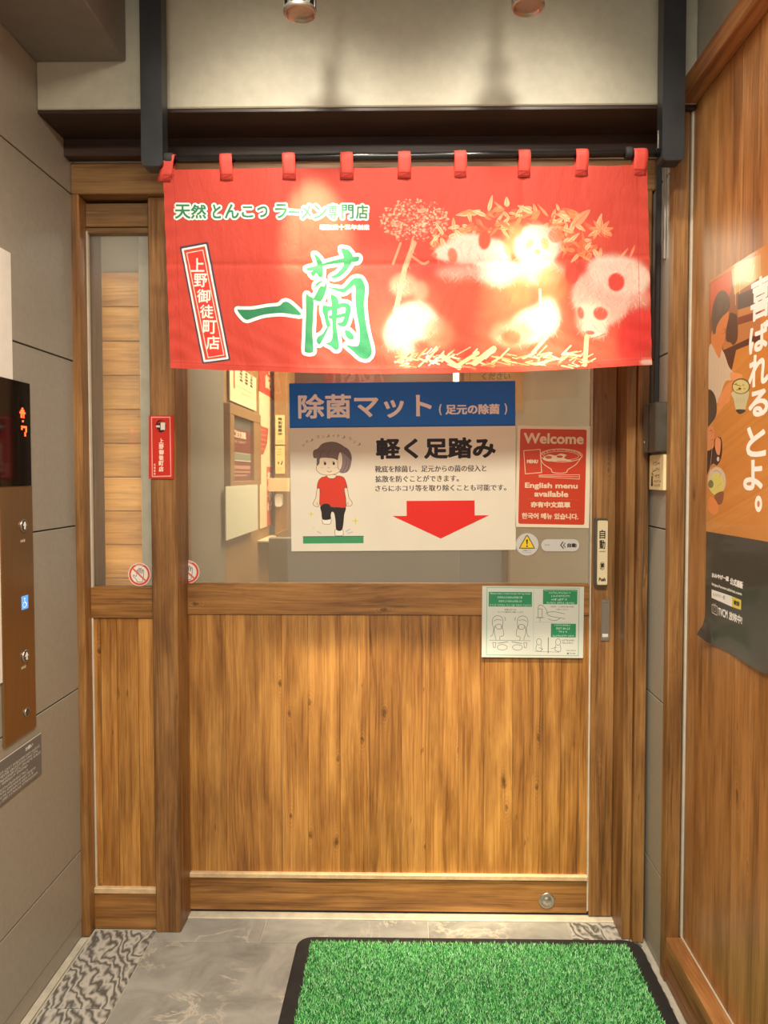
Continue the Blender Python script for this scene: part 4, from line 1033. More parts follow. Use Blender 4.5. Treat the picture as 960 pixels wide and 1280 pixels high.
# ------------------------------------------------------------------ ceiling spots
def spot(x, y, zb, tilt, label, r=.036):
    e = empty('ceiling_spotlight', (x, y, zb), label, 'spotlight', 'ceiling spotlights over the curtain')
    link('lamp_body', lathe_mesh([(r * .82, .012), (r, .004), (r, .0), (r * 1.0, .085), (r * .9, .10), (r * .4, .105)], 36), M['dark_steel'], e, (x, y, zb))
    link('lamp_ring', lathe_mesh([(r * .80, .004), (r * .86, -.003), (r * 1.02, -.001), (r * 1.03, .006), (r, .008)], 36), M['steel'], e, (x, y, zb))
    link('lens', lathe_mesh([(.001, .0105), (r * .8, .0105), (r * .8, .012)], 36), M['lens'], e, (x, y, zb))
    link('stem', lathe_mesh([(.009, .10), (.009, ZC - zb - .012), (.035, ZC - zb - .010), (.035, ZC - zb)], 20), M['black_metal'], e, (x, y, zb))
    return e
p1 = onY(375, 17, -.62); p2 = onY(660, 9, -.62)
spot(p1.x, -.62, p1.z, 0, 'left ceiling spotlight cylinder hanging at the top edge'); spot(p2.x, -.62, p2.z, 0, 'right ceiling spotlight showing only its bright lower rim')

# ------------------------------------------------------------------ green doormat
mx0, mx1, my0, my1 = -0.330, 0.685, -0.95, -0.118
mat_o = empty('doormat', ((mx0 + mx1) / 2, (my0 + my1) / 2, 0), 'green artificial turf doormat with black rubber border in front of the door', 'doormat')
def border():
    h, bw = .007, .042
    def rr(inset, r, z):
        cx, cy = (mx0 + mx1) / 2, (my0 + my1) / 2
        return [(cx + a, cy + b, z) for a, b in round_rect(mx1 - mx0 - 2 * inset, my1 - my0 - 2 * inset, r, 6)]
    L_ = [rr(0, .045, .0005), rr(.003, .043, .0025), rr(.030, .022, h), rr(bw, .008, h), rr(bw + .001, .008, h - .003)]
    vs = sum(L_, []); n = len(L_[0]); fs = []
    for i in range(len(L_) - 1):
        for k in range(n): a, b = i * n + k, i * n + (k + 1) % n; fs.append((a, b, b + n, a + n))
    fs.append(tuple((len(L_) - 1) * n + k for k in range(n))); fs.append(tuple(reversed(range(n))))
    me = bpy.data.meshes.new('border'); me.from_pydata(vs, [], fs); return me
cm = Vector(((mx0 + mx1) / 2, (my0 + my1) / 2, 0))
bme = border(); bme.transform(Matrix.Translation(-cm))
link('rubber_border', bme, M['rubber'], mat_o, cm)
def turf():
    rg = np.random.default_rng(5); n = 62000
    x0, x1, y0, y1 = mx0 + .042, mx1 - .042, my0 + .042, my1 - .042 + .006
    near = rg.random(n)
    x = rg.uniform(x0, x1, n); y = rg.uniform(y0 + (y1 - y0) * .38, y1, n)
    k = int(n * .22); y[:k] = rg.uniform(y0, y0 + (y1 - y0) * .38, k)
    a = rg.uniform(0, 2 * np.pi, n); h = rg.uniform(.007, .014, n); w = rg.uniform(.0007, .0013, n); ln = rg.uniform(.001, .008, n); a2 = rg.uniform(0, 2 * np.pi, n)
    lx, ly = ln * np.cos(a2), ln * np.sin(a2); wx, wy = w * np.cos(a), w * np.sin(a)
    z0 = np.full(n, .004)
    P = [np.stack([x - wx, y - wy, z0], 1), np.stack([x + wx, y + wy, z0], 1),
         np.stack([x + wx * .8 + lx * .35, y + wy * .8 + ly * .35, z0 + h * .62], 1), np.stack([x - wx * .8 + lx * .35, y - wy * .8 + ly * .35, z0 + h * .62], 1),
         np.stack([x + lx, y + ly, z0 + h], 1)]
    v = np.stack(P, 1).reshape(-1, 3) - np.array(cm)
    b = np.arange(n)[:, None] * 5
    q = b + np.array([0, 1, 2, 3]); t = b + np.array([3, 2, 4])
    me = bpy.data.meshes.new('turf'); me.vertices.add(n * 5); me.vertices.foreach_set('co', v.ravel())
    li = np.concatenate([q, t], 1).ravel(); me.loops.add(len(li)); me.loops.foreach_set('vertex_index', li)
    me.polygons.add(n * 2); st = (np.arange(n)[:, None] * 7 + np.array([0, 4])).ravel(); me.polygons.foreach_set('loop_start', st)
    me.update(calc_edges=True); me.validate(); return me
def turf_mat():
    m, t, N, L, B = nt('green_turf')
    g = N.new('ShaderNodeNewGeometry')
    c = ramp(t, g.outputs['Random Per Island'], [(0.0, s2l((88, 192, 98))), (0.5, s2l((146, 242, 148))), (1.0, s2l((215, 255, 206)))])
    L.new(c, B.inputs['Base Color']); B.inputs['Roughness'].default_value = 0.42; return m
tf = link('turf', turf(), turf_mat(), mat_o, cm); tf['kind'] = 'stuff'
box('turf_base', mx0 + .043, mx1 - .043, my0 + .043, my1 - .043, .0068, .0078, plain('dark_green_base', (22, 92, 44), .8, var=.2), mat_o, 0)

# ------------------------------------------------------------------ lift call plate on the left wall
def lpt(u, v, X=XL):
    p = onX(u, v, X); return p.y, p.z
yR = lpt(39, 700)[0]; yL = yR - .155
z_t, z_d, z_b = 1.622, 1.360, .730
lift = empty('lift_call_plate', (XL, (yR + yL) / 2, z_b), 'brushed metal lift call plate with black display at the left edge', 'call plate')
box('face_plate', XL, XL + .006, yL, yR, z_b, z_d, M['bronze'], lift, .001)
box('display', XL, XL + .008, yL, yR - .006, z_d, z_t, M['black_glass'], lift, .001)
def led(pts, y0, z0, s_, nm):
    for (a, b) in pts: box(nm, XL + .0078, XL + .009, y0 + a * s_, y0 + (a + .86) * s_, z0 - (b + .86) * s_, z0 - b * s_, M['led'], lift, 0)
arrow = [(2, 0), (1, 1), (2, 1), (3, 1), (0, 2), (1, 2), (2, 2), (3, 2), (4, 2), (1, 3), (3, 3), (1, 4), (3, 4)]
seven = [(0, 0), (1, 0), (2, 0), (3, 0), (4, 0), (4, 1), (0, 1), (4, 2), (3, 3), (3, 4)]
def joined_leds(pts, yc, zc, s_, name):
    bm = bmesh.new()
    for a, b in pts:
        m4 = Matrix.Translation((0, (a + .5) * s_, -(b + .5) * s_)) @ Matrix.Diagonal((.0012, s_ * .86, s_ * .86, 1))
        bmesh.ops.create_cube(bm, size=1.0, matrix=m4)
    me = bpy.data.meshes.new(name); bm.to_mesh(me); bm.free()
    link(name, me, M['led'], lift, (XL + .0086, yc, zc))
ya_, za_ = lpt(20.5, 509); joined_leds(arrow, ya_, za_, .0052, 'arrow_light')
ya_, za_ = lpt(22.5, 525); joined_leds([(1, 0)], ya_, za_, .0052, 'dot_light')
joined_leds(seven, *lpt(22.5, 532), .0052, 'floor_number_light')
def call_button(u, v, r=.0165, arrow_=True, nm='call_button'):
    y, z = lpt(u, v); e = empty(nm, parent=lift); e.location = Vector((XL + .006, y, z)) - parent_loc(lift)
    link('button_ring', lathe_mesh([(r, 0), (r, .003), (r * .86, .0045), (r * .8, .003)], 28), M['steel'], e, (XL + .006, y, z), (0, math.pi/2, 0))
    link('button_face', lathe_mesh([(r * .79, 0), (r * .79, .0035), (r * .7, .0042)], 28), M['dark_steel'], e, (XL + .006, y, z), (0, math.pi/2, 0))
    if arrow_:
        s_ = r * .55
        me = prism_mesh([(-.3*s_, -s_), (.3*s_, -s_), (.3*s_, 0), (.85*s_, 0), (0, 1.1*s_), (-.85*s_, 0), (-.3*s_, 0)], .0012)
        link('arrow_mark', me, M['white'], e, (XL + .0114, y, z), (0, 0, math.pi/2))
    return e
call_button(26, 657); call_button(28.5, 820)
call_button(30, 890, .012, False, 'key_switch')
def lab(seed, w, h, lines, bg=(0, 0, 0)):
    c = Canvas(0, 0, w, h, 3, bg)
    return c
y_, z_ = lpt(28, 753)
def chair_print():
    c = Canvas(0, 0, 30, 34, 6, (96, 170, 250)); w_ = (240, 248, 255)
    c.ell(13, 7, 2.6, 2.6, w_); c.line([(13, 11), (14, 18), (20, 18), (23, 25)], 2.6, w_); c.line([(20 + 0 - 8 + 8*math.cos(a), 22 + 7*math.sin(a)) for a in np.linspace(.2, 4.3, 14)], 1.8, w_)
    return c
CPm = print_mat('wheelchair_print', chair_print(), .3)
CPm.node_tree.links.new(CPm.node_tree.nodes['Image Texture'].outputs[0], CPm.node_tree.nodes['Principled BSDF'].inputs['Emission Color']); CPm.node_tree.nodes['Principled BSDF'].inputs['Emission Strength'].default_value = .35
wc = link('wheelchair_sign', sheet_mesh(rect_pts(.030, .034), .0012), CPm, lift, (XL + .0072, y_, z_), (0, 0, math.pi/2))
wc['label'] = 'blue lit wheelchair sign'
def cap_print(txt):
    c = Canvas(0, 0, 60, 20, 4, (150, 128, 98)); c.text(txt, (6, 3, 54, 17), (236, 226, 206), .6); return print_mat('caption_print', c, .4)
for u, v in ((25.5, 676), (26.5, 834)):
    y_, z_ = lpt(u, v); link('caption', sheet_mesh(rect_pts(.024, .008), .0006), cap_print('のりば'), lift, (XL + .0066, y_, z_), (0, 0, math.pi/2))
# grey instruction plate
def instr():
    c = Canvas(0, 0, 220, 110, 3, (112, 110, 108)); w_ = (236, 234, 230)
    c.line([(0, 2), (220, 2)], 3, (222, 218, 208))
    c.text('お願い', (138, 12, 176, 22), w_, .5)
    for k, (y, x1) in enumerate(((30, 212), (39, 204), (48, 214), (57, 150))): c.scrib(8, y, x1, y + 6, w_, 20 + k)
    for k, (y, x1) in enumerate(((70, 150), (79, 190), (88, 176), (97, 200))): c.scrib(8, y, x1, y + 5.5, w_, 30 + k)
    return print_mat('instruction_print', c, .4)
yI, zI = lpt(50, 916)[0], .704
io = link('instruction_plate', sheet_mesh(rect_pts(.22, .110), .003), instr(), None, (XL + .003, yI - .11, zI - .055), (0, 0, math.pi/2))
tag(io, 'grey metal instruction plate with white lines of text below the call plate', 'sign')
# tall white notice panel behind the call plate
yW = lpt(16, 560)[0]
tag(box('lift_door_jamb', XL - .001, XL + .004, yW - .14, yW, .888, 1.932, M['white'], None, .001), 'tall white panel on the grey wall behind the lift call plate', 'panel')

# ------------------------------------------------------------------ right wall: advertising poster
XP = XW - .0015
P_t, P_b = onX(888, 351, XP), onX(888, 797, XP)
py1 = P_t.y; py0 = py1 - .44; pz1, pz0 = P_t.z, P_b.z - .012
def R2(u, v):
    p = onX(u, v, XP); return ((py1 - p.y) * 1000.0, (pz1 - p.z) * 1000.0)
def ad_print():
    Wm, Hm = (py1 - py0) * 1000, (pz1 - pz0) * 1000
    c = Canvas(0, 0, Wm, Hm, 1.5, (196, 128, 58), fn=R2)
    flat = Canvas(0, 0, Wm, Hm, 1.5, (0, 0, 0)); flat.a = c.a   # same picture, millimetre frame
    rg = random.Random(8)
    A = lambda P: [(880 + x / 6.4, 300 + y / 6.4) for x, y in P]
    B_ = lambda P: [(880 + x / 6.4, 480 + y / 6.4) for x, y in P]
    # warm table top with soft grain
    for k in range(40):
        y = rg.uniform(250, 640); flat.line([(0, y), (Wm, y - 130)], rg.uniform(4, 18), rg.choice([(206, 140, 66), (184, 112, 46), (214, 150, 76)]), .25)
    flat.a = c.a
    # background of the eatery: wall, shelves, cloths
    c.poly(A([(50, 345), (460, 110), (460, 700), (300, 760), (150, 890), (50, 900)]), (150, 96, 62))
    c.poly(A([(60, 348), (230, 240), (225, 420), (190, 470), (60, 620)]), (206, 92, 54))
    c.poly(A([(230, 240), (460, 110), (460, 290), (250, 440)]), (196, 160, 100))
    for P in ([(262, 225), (258, 520)], [(300, 210), (292, 430)]): c.line(A(P), 2.2, (224, 196, 130))
    c.line(A([(340, 230), (330, 320), (380, 330), (410, 200)]), 3.2, (222, 198, 120)); c.line(A([(200, 200), (420, 120)]), 5, (140, 62, 40))
    c.poly(A([(275, 440), (460, 360), (460, 500), (275, 560)]), (92, 76, 70)); c.poly(A([(275, 560), (460, 500), (460, 560), (275, 620)]), (190, 130, 72)); c.poly(A([(275, 620), (460, 560), (460, 640), (275, 680)]), (128, 66, 46))
    c.poly(A([(275, 680), (460, 620), (460, 740), (160, 880), (150, 830)]), (182, 120, 66)); c.poly(A([(140, 890), (460, 740), (460, 800), (260, 880), (220, 1060), (150, 900)]), (84, 52, 40))
    c.poly(smooth(A([(205, 600), (250, 590), (270, 620), (272, 780), (240, 840), (215, 820), (180, 790)])), (88, 60, 46))
    # older man in profile
    c.poly(smooth(A([(60, 830), (150, 880), (200, 1010), (235, 1060), (220, 1120), (170, 1140), (110, 1300), (40, 1300), (40, 1000)])), (204, 182, 156))
    for x in (70, 95, 120, 145, 165): c.line(A([(x, 900 + x * .4), (x - 14, 1250)]), .35, (150, 124, 104), .8)
    c.poly(smooth(A([(70, 740), (100, 690), (190, 570), (206, 600), (190, 680), (172, 730), (176, 770), (160, 830), (150, 850), (140, 900), (124, 945), (90, 880), (66, 820)])), (206, 128, 74))
    c.poly(smooth(A([(78, 740), (70, 600), (90, 490), (130, 415), (180, 410), (212, 470), (214, 530), (196, 575), (150, 620), (110, 690), (100, 745)])), (104, 84, 70))
    for k in range(16): c.line(A([(90 + k * 7, 480 + abs(k - 6) * 6), (84 + k * 6, 640 - k * 6)]), .5, rg.choice([(156, 136, 120), (70, 54, 46)]), .8)
    c.line(A([(152, 718), (172, 712)]), .6, (90, 40, 24)); c.line(A([(150, 846), (166, 820)]), .8, (150, 50, 30)); c.line(A([(150, 750), (172, 740)]), .6, (110, 50, 30))
    # hands and first bowl
    c.poly(smooth(A([(215, 1060), (260, 1062), (310, 1080), (300, 1110), (250, 1124), (216, 1110)])), (220, 150, 96))
    c.poly(smooth(A([(110, 1300), (170, 1180), (230, 1130), (244, 1150), (220, 1200), (200, 1300)])), (218, 142, 88))
    c.poly(smooth(B_([(222, 70), (240, 120), (262, 210), (290, 238), (330, 224), (350, 150), (366, 60), (300, 40)])), (198, 190, 150))
    c.poly(smooth(B_([(262, 206), (290, 240), (330, 226), (336, 206)])), (70, 60, 46)); 
    c.ell(880 + 300/6.4, 300 + 1170/6.4, 11.6, 9.8, (90, 76, 66)); c.ell(880 + 299/6.4, 300 + 1172/6.4, 10.4, 8.6, (206, 196, 128)); c.ell(880 + 290/6.4, 300 + 1190/6.4, 2, 1.5, (130, 60, 40))
    for x, y in ((270, 1200), (320, 1160), (330, 1190), (262, 1150)): c.ell(880 + x/6.4, 300 + y/6.4, 1.3, .9, (150, 150, 80))
    c.line(A([(230, 1150), (300, 1168)]), 1.0, (50, 34, 28))
    for k in range(6): c.line(B_([(246 + k * 16, 110), (250 + k * 16, 130), (244 + k * 16, 150)]), .5, (90, 96, 84), .8)
    # arm, second person eating
    c.poly(smooth(B_([(110, 180), (160, 110), (215, 60), (190, 130), (100, 260), (60, 330), (56, 290)])), (214, 140, 86))
    c.poly(smooth(B_([(20, 60), (60, 50), (95, 110), (104, 220), (80, 290), (10, 350), (0, 200)])), (78, 62, 50))
    c.poly(smooth(B_([(20, 370), (60, 330), (84, 370), (86, 440), (64, 490), (40, 540), (10, 540), (10, 420)])), (216, 136, 88))
    c.line(B_([(50, 375), (66, 368), (72, 390)]), 1.2, (60, 30, 24)); c.line(B_([(58, 450), (82, 442)]), .8, (150, 50, 40))
    c.poly(smooth(B_([(90, 440), (140, 430), (152, 520), (140, 600), (110, 650), (70, 640), (20, 740), (-20, 740), (-20, 560), (50, 530), (84, 500)])), (52, 38, 36))
    c.poly(smooth(B_([(96, 440), (120, 428), (140, 460), (132, 560), (110, 560), (92, 500)])), (222, 144, 100)); c.ell(880 + 118/6.4, 480 + 600/6.4, 1.6, 3, (210, 200, 196))
    c.line(B_([(72, 490), (48, 740)]), 1.3, (238, 222, 206))
    c.ell(880 + 108/6.4, 480 + 775/6.4, 11.4, 17.6, (206, 186, 164)); c.ell(880 + 106/6.4, 480 + 800/6.4, 9.4, 14, (212, 200, 112)); c.ell(880 + 60/6.4, 480 + 800/6.4, 3.4, 5, (110, 116, 70))
    c.line(B_([(80, 700), (110, 690), (140, 716), (128, 740)]), .8, (120, 70, 80)); c.line(B_([(110, 820), (140, 800), (130, 770)]), .8, (160, 150, 70))
    c.poly(smooth(B_([(90, 890), (160, 860), (150, 950), (110, 960)])), (130, 84, 60)); c.poly(smooth(B_([(36, 940), (66, 900), (110, 950), (120, 1010), (90, 1044), (50, 1020)])), (222, 134, 70))
    # dark foot of the poster
    c.poly([(860, 660), (888, 665), (948, 675), (1010, 686), (1010, 900), (860, 840)], (58, 52, 46))
    C3 = lambda x, y: (880 + x / 7.11, 660 + y / 7.11)
    wht = (244, 240, 236)
    def t4(s_, a, b, cc, d, col, bd=0.0): c.text(s_, (C3(*a), C3(*b), C3(*cc), C3(*d)), col, bd)
    t4('おみやげ一蘭', (72, 392), (224, 432), (220, 476), (72, 440), wht, 1.0); t4('公式通販', (236, 440), (352, 474), (348, 548), (232, 500), wht, 1.0)
    t4('https://www.ichiran.com', (72, 482), (340, 572), (338, 610), (72, 516), wht, .7)
    c.poly([C3(70, 545), C3(252, 606), (C3(250, 700)), C3(70, 620)], (240, 236, 232)); c.poly([C3(252, 606), C3(334, 640), C3(332, 728), C3(250, 700)], (228, 200, 70))
    t4('おみやげ一蘭', (82, 570), (190, 600), (188, 640), (82, 604), (120, 112, 106), .3); t4('検索', (266, 634), (320, 656), (318, 700), (264, 680), (60, 50, 30), .9)
    c.line([C3(74, 680), C3(120, 696), C3(120, 776), C3(74, 750), C3(74, 680)], 1.6, wht); c.line([C3(88, 700), C3(106, 706), C3(106, 746), C3(88, 738), C3(88, 700)], .9, wht); c.line([C3(84, 668), C3(98, 684), C3(110, 668)], .9, wht)
    t4('TVCM', (128, 704), (214, 732), (212, 806), (128, 776), wht, .9); t4('放映中!', (226, 736), (344, 780), (340, 862), (224, 814), wht, .9)
    # tall white headline running down the right half
    yv = [(1.0, '喜'), (2, 'ば'), (3, 'れ'), (4, 'る'), (5, 'と'), (6, 'よ'), (7, '。')]
    vv = [(352, 404), (409, 444), (446, 486), (490, 523), (534, 572), (575, 613), (619, 640)]
    xl = [939, 937, 937, 937, 934, 930, 944]
    for (n_, ch), (a, b), x in zip(yv, vv, xl):
        p, q_ = R2(x, a), R2(x, b); wd = 92 if ch != '。' else 34
        flat.text(ch, (p[0], p[1], p[0] + wd, q_[1]), (250, 246, 240), 3.0)
    return print_mat('poster_print', c, 0.28, 0.3)
def ad_mesh():
    nx, nz = 26, 48; w, h = py1 - py0, pz1 - pz0; vs, fs, uv = [], [], []
    for j in range(nz + 1):
        for i in range(nx + 1):
            a, b = i / nx, j / nz
            lift_ = .022 * max(0, 1 - math.hypot(a / .10, (1 - b) / .05)) + .0025 * (1 + math.sin(a * 9 + 2)) * max(0, b - .93) / .07 + .0012 * (1 + math.sin(b * 13 + a * 5)) * (1 - b)
            sh = -.016 * max(0, 1 - math.hypot(a / .08, (1 - b) / .04))
            vs.append((a * w - sh, -lift_ - .0006, -b * h - sh)); uv.append((a, 1 - b))
    for j in range(nz):
        for i in range(nx):
            k = j * (nx + 1) + i; fs.append((k, k + nx + 1, k + nx + 2, k + 1))
    me = bpy.data.meshes.new('ad'); me.from_pydata(vs, [], fs)
    u = me.uv_layers.new(name='UVMap')
    for lp in me.loops: u.data[lp.index].uv = uv[lp.vertex_index]
    for p in me.polygons: p.use_smooth = True
    return me
ad = link('poster', ad_mesh(), ad_print(), None, (XP, py1, pz1), (0, 0, -math.pi / 2))
tag(ad, 'tall orange poster of people eating from bowls on the right veneer wall', 'poster')

# ------------------------------------------------------------------ control box, label and conduit on the grey strip at the right
def rY(u, X=XR): return onX(u, 600, X).y
cb = empty('door_control_box', (XR, -.19, 1.43), 'small grey metal control box on the grey wall beside the door post', 'control box')
b0, b1 = -.262, -.150
zt_, zb_ = onX(822, 506, XR).z, onX(822, 566, XR).z
box('box_body', XR - .034, XR, b0, b1, zb_, zt_, M['dark_steel'], cb, .003)
box('box_seam', XR - .0355, XR - .0335, -.206, -.203, zb_ + .003, zt_ - .003, M['gray_joint'], cb, 0)
link('box_screw', lathe_mesh([(.004, 0), (.004, .0016), (.0015, .002)], 14), M['steel'], cb, (XR - .034, -.165, zb_ + .030), (0, -math.pi/2, 0))
def right_label():
    c = Canvas(0, 0, 140, 100, 4, (236, 218, 170)); k_ = (52, 44, 34)
    for a, b in ((18, 30), (36, 48), (54, 66)): c.scrib(34, a, 118, b, k_, a, sq=17)
    c.scrib(48, 72, 120, 79, k_, 5); c.scrib(48, 84, 112, 91, k_, 6)
    c.ell(28, 54, 4.5, 4.5, (30, 24, 20)); c.poly([(22, 60), (34, 60), (38, 90), (18, 90)], (30, 24, 20))
    return print_mat('right_label_print', c, .4)
za2, zb2 = onX(822, 569, XR).z, onX(822, 612, XR).z
lo_ = link('small_sign', sheet_mesh(rect_pts(.118, za2 - zb2), .012), right_label(), None, (XR - .012, -.203, (za2 + zb2) / 2), (0, 0, -math.pi / 2))
tag(lo_, 'cream label with small black figure below the grey control box', 'sign')
tag(box('conduit', XR - .014, XR, -.185, -.171, zt_, 2.322, M['black_metal'], None, .003), 'dark vertical conduit rising from the grey control box', 'conduit')
tag(box('conduit', XR - .008, XR, -.225, -.217, 1.98, 2.322, M['steel'], None, .002), 'thin bright metal conduit beside the right hanging bar', 'conduit')

# ------------------------------------------------------------------ the room seen through the glass
def struct(name, label, cat, *a, **k):
    o = box(name, *a, **k); return tag(o, label, cat, kind='structure')
struct('floor_inside', 'dark floor behind the sliding door', 'floor', -1.3, 1.3, .09, 2.9, -.05, 0, M['inner_gray'], bev=0)
struct('ceiling_inside', 'pale ceiling behind the sliding door', 'ceiling', -1.3, 1.3, .09, 2.9, 2.40, 2.45, M['beige'], bev=0)
struct('wall_inner_left', 'grey wall seen through the left part of the door glass', 'wall', -.80, -.72, .10, .60, 0, 2.4, M['inner_gray'], bev=.003)
struct('wall_inner_far_left', 'brown boarded wall with framed menu behind the glass', 'wall', -.80, -.735, .60, 1.62, 0, 2.4, M['inner_brown'], bev=.003)
struct('wall_inner_back', 'grey back wall deep behind the sliding door', 'wall', -1.3, 1.3, 1.90, 2.0, 0, 1.16, M['inner_gray'], bev=0)
struct('wall_inner_back_upper', 'dark red-brown upper back wall behind the sliding door', 'wall', -1.3, 1.3, 1.90, 2.0, 1.16, 2.4, M['inner_dark'], bev=0)
struct('wall_inner_right', 'beige partition seen through the right part of the door glass', 'wall', .395, 1.3, .62, .70, 0, 2.4, M['beige'], bev=.003)
struct('wall_behind_side_window', 'timber boarded wall behind the narrow side window', 'wall', -1.12, -.80, .20, .24, 0, 2.4, M['inner_gray'], bev=0)
struct('wall_side_room', 'grey side wall behind the narrow side window', 'wall', -1.12, -1.06, -.10, .24, 0, 2.4, M['inner_gray'], bev=0)
struct('ceiling_side_room', 'grey ceiling behind the narrow side window', 'ceiling', -1.12, -.76, .06, .24, 2.36, 2.40, M['inner_gray'], bev=0)
sw = empty('side_room_boards', (-.9, .19, 0), kind='structure', label='horizontal timber boards behind the narrow side window', cat='boards')
zz_ = .7
sbm = wood('side_room_wood', 'X', (128, 84, 38), (190, 136, 66), (216, 164, 92))
while zz_ < 1.97:
    box('plank', -1.06, -.80, .185, .20, zz_, zz_ + .112, sbm, sw, .002); zz_ += .1135
struct('trim_12', 'pale grey edge panel beside the boards behind the side window', 'trim', -.868, -.772, .10, .184, 0, 2.4, plain('pale_gray', (196, 194, 184), .5), bev=.002)

def small_print(name, w, h, k, bg, draw):
    c = Canvas(0, 0, w, h, k, bg); draw(c); return print_mat(name, c, .45)
XI = -.72
def inner_side(name, u0, u1, vt, vb, X, mat, label, cat, thick=.004):
    a, b = onX(u0, vt, X), onX(u1, vt, X); zt = a.z; zb = onX(u0, vb, X).z; w = b.y - a.y
    o = link(name, sheet_mesh(rect_pts(w, zt - zb), thick), mat, None, (X + thick, (a.y + b.y) / 2, (zt + zb) / 2), (0, 0, math.pi / 2))
    return tag(o, label, cat)
def d1_(c):
    c.line([(18, 0), (18, 118)], 7, (206, 96, 50)); rg = random.Random(2)
    for k in range(3):
        for j in range(4): c.text('味集中席食券麺替玉茶'[(k*4+j) % 10], (42 + k*26, 4 + j*17, 58 + k*26, 18 + j*17), (50, 50, 40), .6)
    c.scrib(34, 96, 116, 104, (120, 116, 84), 3); c.scrib(50, 120, 106, 132, (120, 116, 84), 4)
inner_side('notice_sheet', 286, 319, 452, 500, XI - .006, small_print('inner_notice', 128, 190, 2.5, (228, 218, 168), d1_), 'cream notice with orange bar behind the glass above the framed menu', 'notice')
fr = onX(284, 503, XI), onX(323, 517, XI)
fy0, fy1 = fr[0].y, fr[1].y; fzt = fr[0].z; fzb = onX(284, 608, XI).z
mf = empty('framed_menu', (XI, (fy0 + fy1) / 2, fzb), 'wooden framed dark menu board behind the left part of the door glass', 'menu board')
fw = .055
for a in ((fy0, fy1, fzt - fw * .8, fzt), (fy0, fy1, fzb, fzb + .02), (fy0, fy0 + .07, fzb + .02, fzt - fw * .8), (fy1 - .16, fy1, fzb + .02, fzt - fw * .8)):
    box('frame_bar', XI - .03, XI + .012, *a, M['inner_brown'], mf, .002)
def d2_(c):
    c.rect(0, 0, 200, 60, (104, 96, 84)); c.text('ご注文用紙', (20, 66, 150, 104), (226, 202, 168), 2); c.scrib(24, 116, 150, 128, (220, 196, 164), 2)
    c.rect(0, 180, 200, 214, (138, 140, 116)); c.line([(0, 178), (200, 178)], 3, (206, 206, 188)); c.line([(0, 216), (200, 216)], 4, (216, 214, 196))
    c.rect(20, 240, 190, 258, (190, 140, 116)); c.rect(20, 268, 190, 276, (190, 140, 116)); c.rect(20, 286, 160, 294, (190, 140, 116))
mp_ = small_print('menu_board', 200, 320, 1.5, (124, 66, 54), d2_)
w_ = (fy1 - .16) - (fy0 + .07)
link('menu_face', sheet_mesh(rect_pts(w_, fzt - fzb - .06), .003), mp_, mf, (XI - .004, (fy0 + .07 + fy1 - .16) / 2, (fzt + fzb) / 2 - .012), (0, 0, math.pi / 2))
def d3_(c):
    for k in range(5): c.line([(20 + k*38, 0), (20 + k*38, 300)], 1.2, (196, 192, 164), .5)
    for k in range(12): c.scrib(14, 20 + k*20, 180, 26 + k*20, (186, 180, 150), k, alpha=.5)
inner_side('notice_sheet', 281, 321, 608, 676, XI + .014, small_print('inner_sheet', 200, 300, 1.2, (216, 212, 184), d3_), 'pale cream sheet behind the glass below the framed menu', 'notice')
# long banner, little plaques and dispenser further in
def d4_(c):
    c.rect(0, 0, 100, 190, (222, 72, 60)); c.poly([(0, 170), (100, 200), (100, 0), (0, 0)], (222, 72, 60))
    for x in (20, 52, 80): c.line([(x, 0), (x + 8, 90)], 8, (244, 196, 150))
    c.text('記', (34, 100, 78, 160), (246, 206, 160), 3)
    c.poly([(0, 330), (52, 332), (44, 400), (20, 450), (0, 450)], (190, 74, 58)); c.rect(92, 190, 100, 600, (232, 130, 76))
    for k in range(5): c.line([(4, 346 + k*20), (40, 346 + k*20)], 3, (228, 150, 120))
    c.rect(40, 500, 80, 760, (214, 92, 56)); c.vtext('おみやげ', 44, 520, 76, 700, (246, 226, 190), 2)
ba = onX(323, 470, -.735); bb = onX(343, 470, -.735)
bz1, bz0 = onX(333, 440, -.735).z, onX(333, 658, -.735).z
o = link('banner', sheet_mesh(rect_pts(bb.y - ba.y, bz1 - bz0), .003), small_print('banner_print', 100, 760, 1.5, (240, 216, 168), d4_), None, (-.731, (ba.y + bb.y) / 2, (bz1 + bz0) / 2), (0, 0, math.pi/2))
tag(o, 'tall cream and red banner hanging deep behind the door glass', 'banner')
YC = 1.62
pc = onY(343, 560, YC), onY(359, 560, YC)
struct('post_inside', 'brown post with two cream plaques behind the door glass', 'post', pc[0].x, pc[1].x, YC, 1.9, 0, 2.4, M['inner_brown'], bev=.003)
def d5_(c): c.vtext('特別営業中', 22, 12, 58, 108, (70, 58, 34), 1.6); c.scrib(14, 128, 66, 134, (120, 104, 60), 3); c.scrib(14, 138, 60, 143, (120, 104, 60), 3)
def d6_(c):
    c.scrib(20, 14, 60, 22, (70, 58, 34), 4); c.scrib(14, 30, 66, 36, (70, 58, 34), 5); c.scrib(14, 42, 66, 50, (70, 58, 34), 6)
    c.ell(26, 92, 6, 8, (60, 50, 34)); c.poly([(44, 100), (60, 76), (64, 88), (54, 104)], (60, 50, 34)); c.scrib(12, 116, 68, 121, (120, 104, 60), 7); c.scrib(12, 128, 60, 133, (120, 104, 60), 8)
psheet('plaque', 344.6, 519, 356, 555.5, YC, small_print('plaque_a', 80, 150, 2, (240, 218, 150), d5_), 'upper cream vertical plaque on the brown post behind the glass', 'plaque', 0, .006)
psheet('plaque', 344.6, 557.5, 356, 592, YC, small_print('plaque_b', 80, 150, 2, (240, 218, 150), d6_), 'lower cream vertical plaque on the brown post behind the glass', 'plaque', 0, .006)
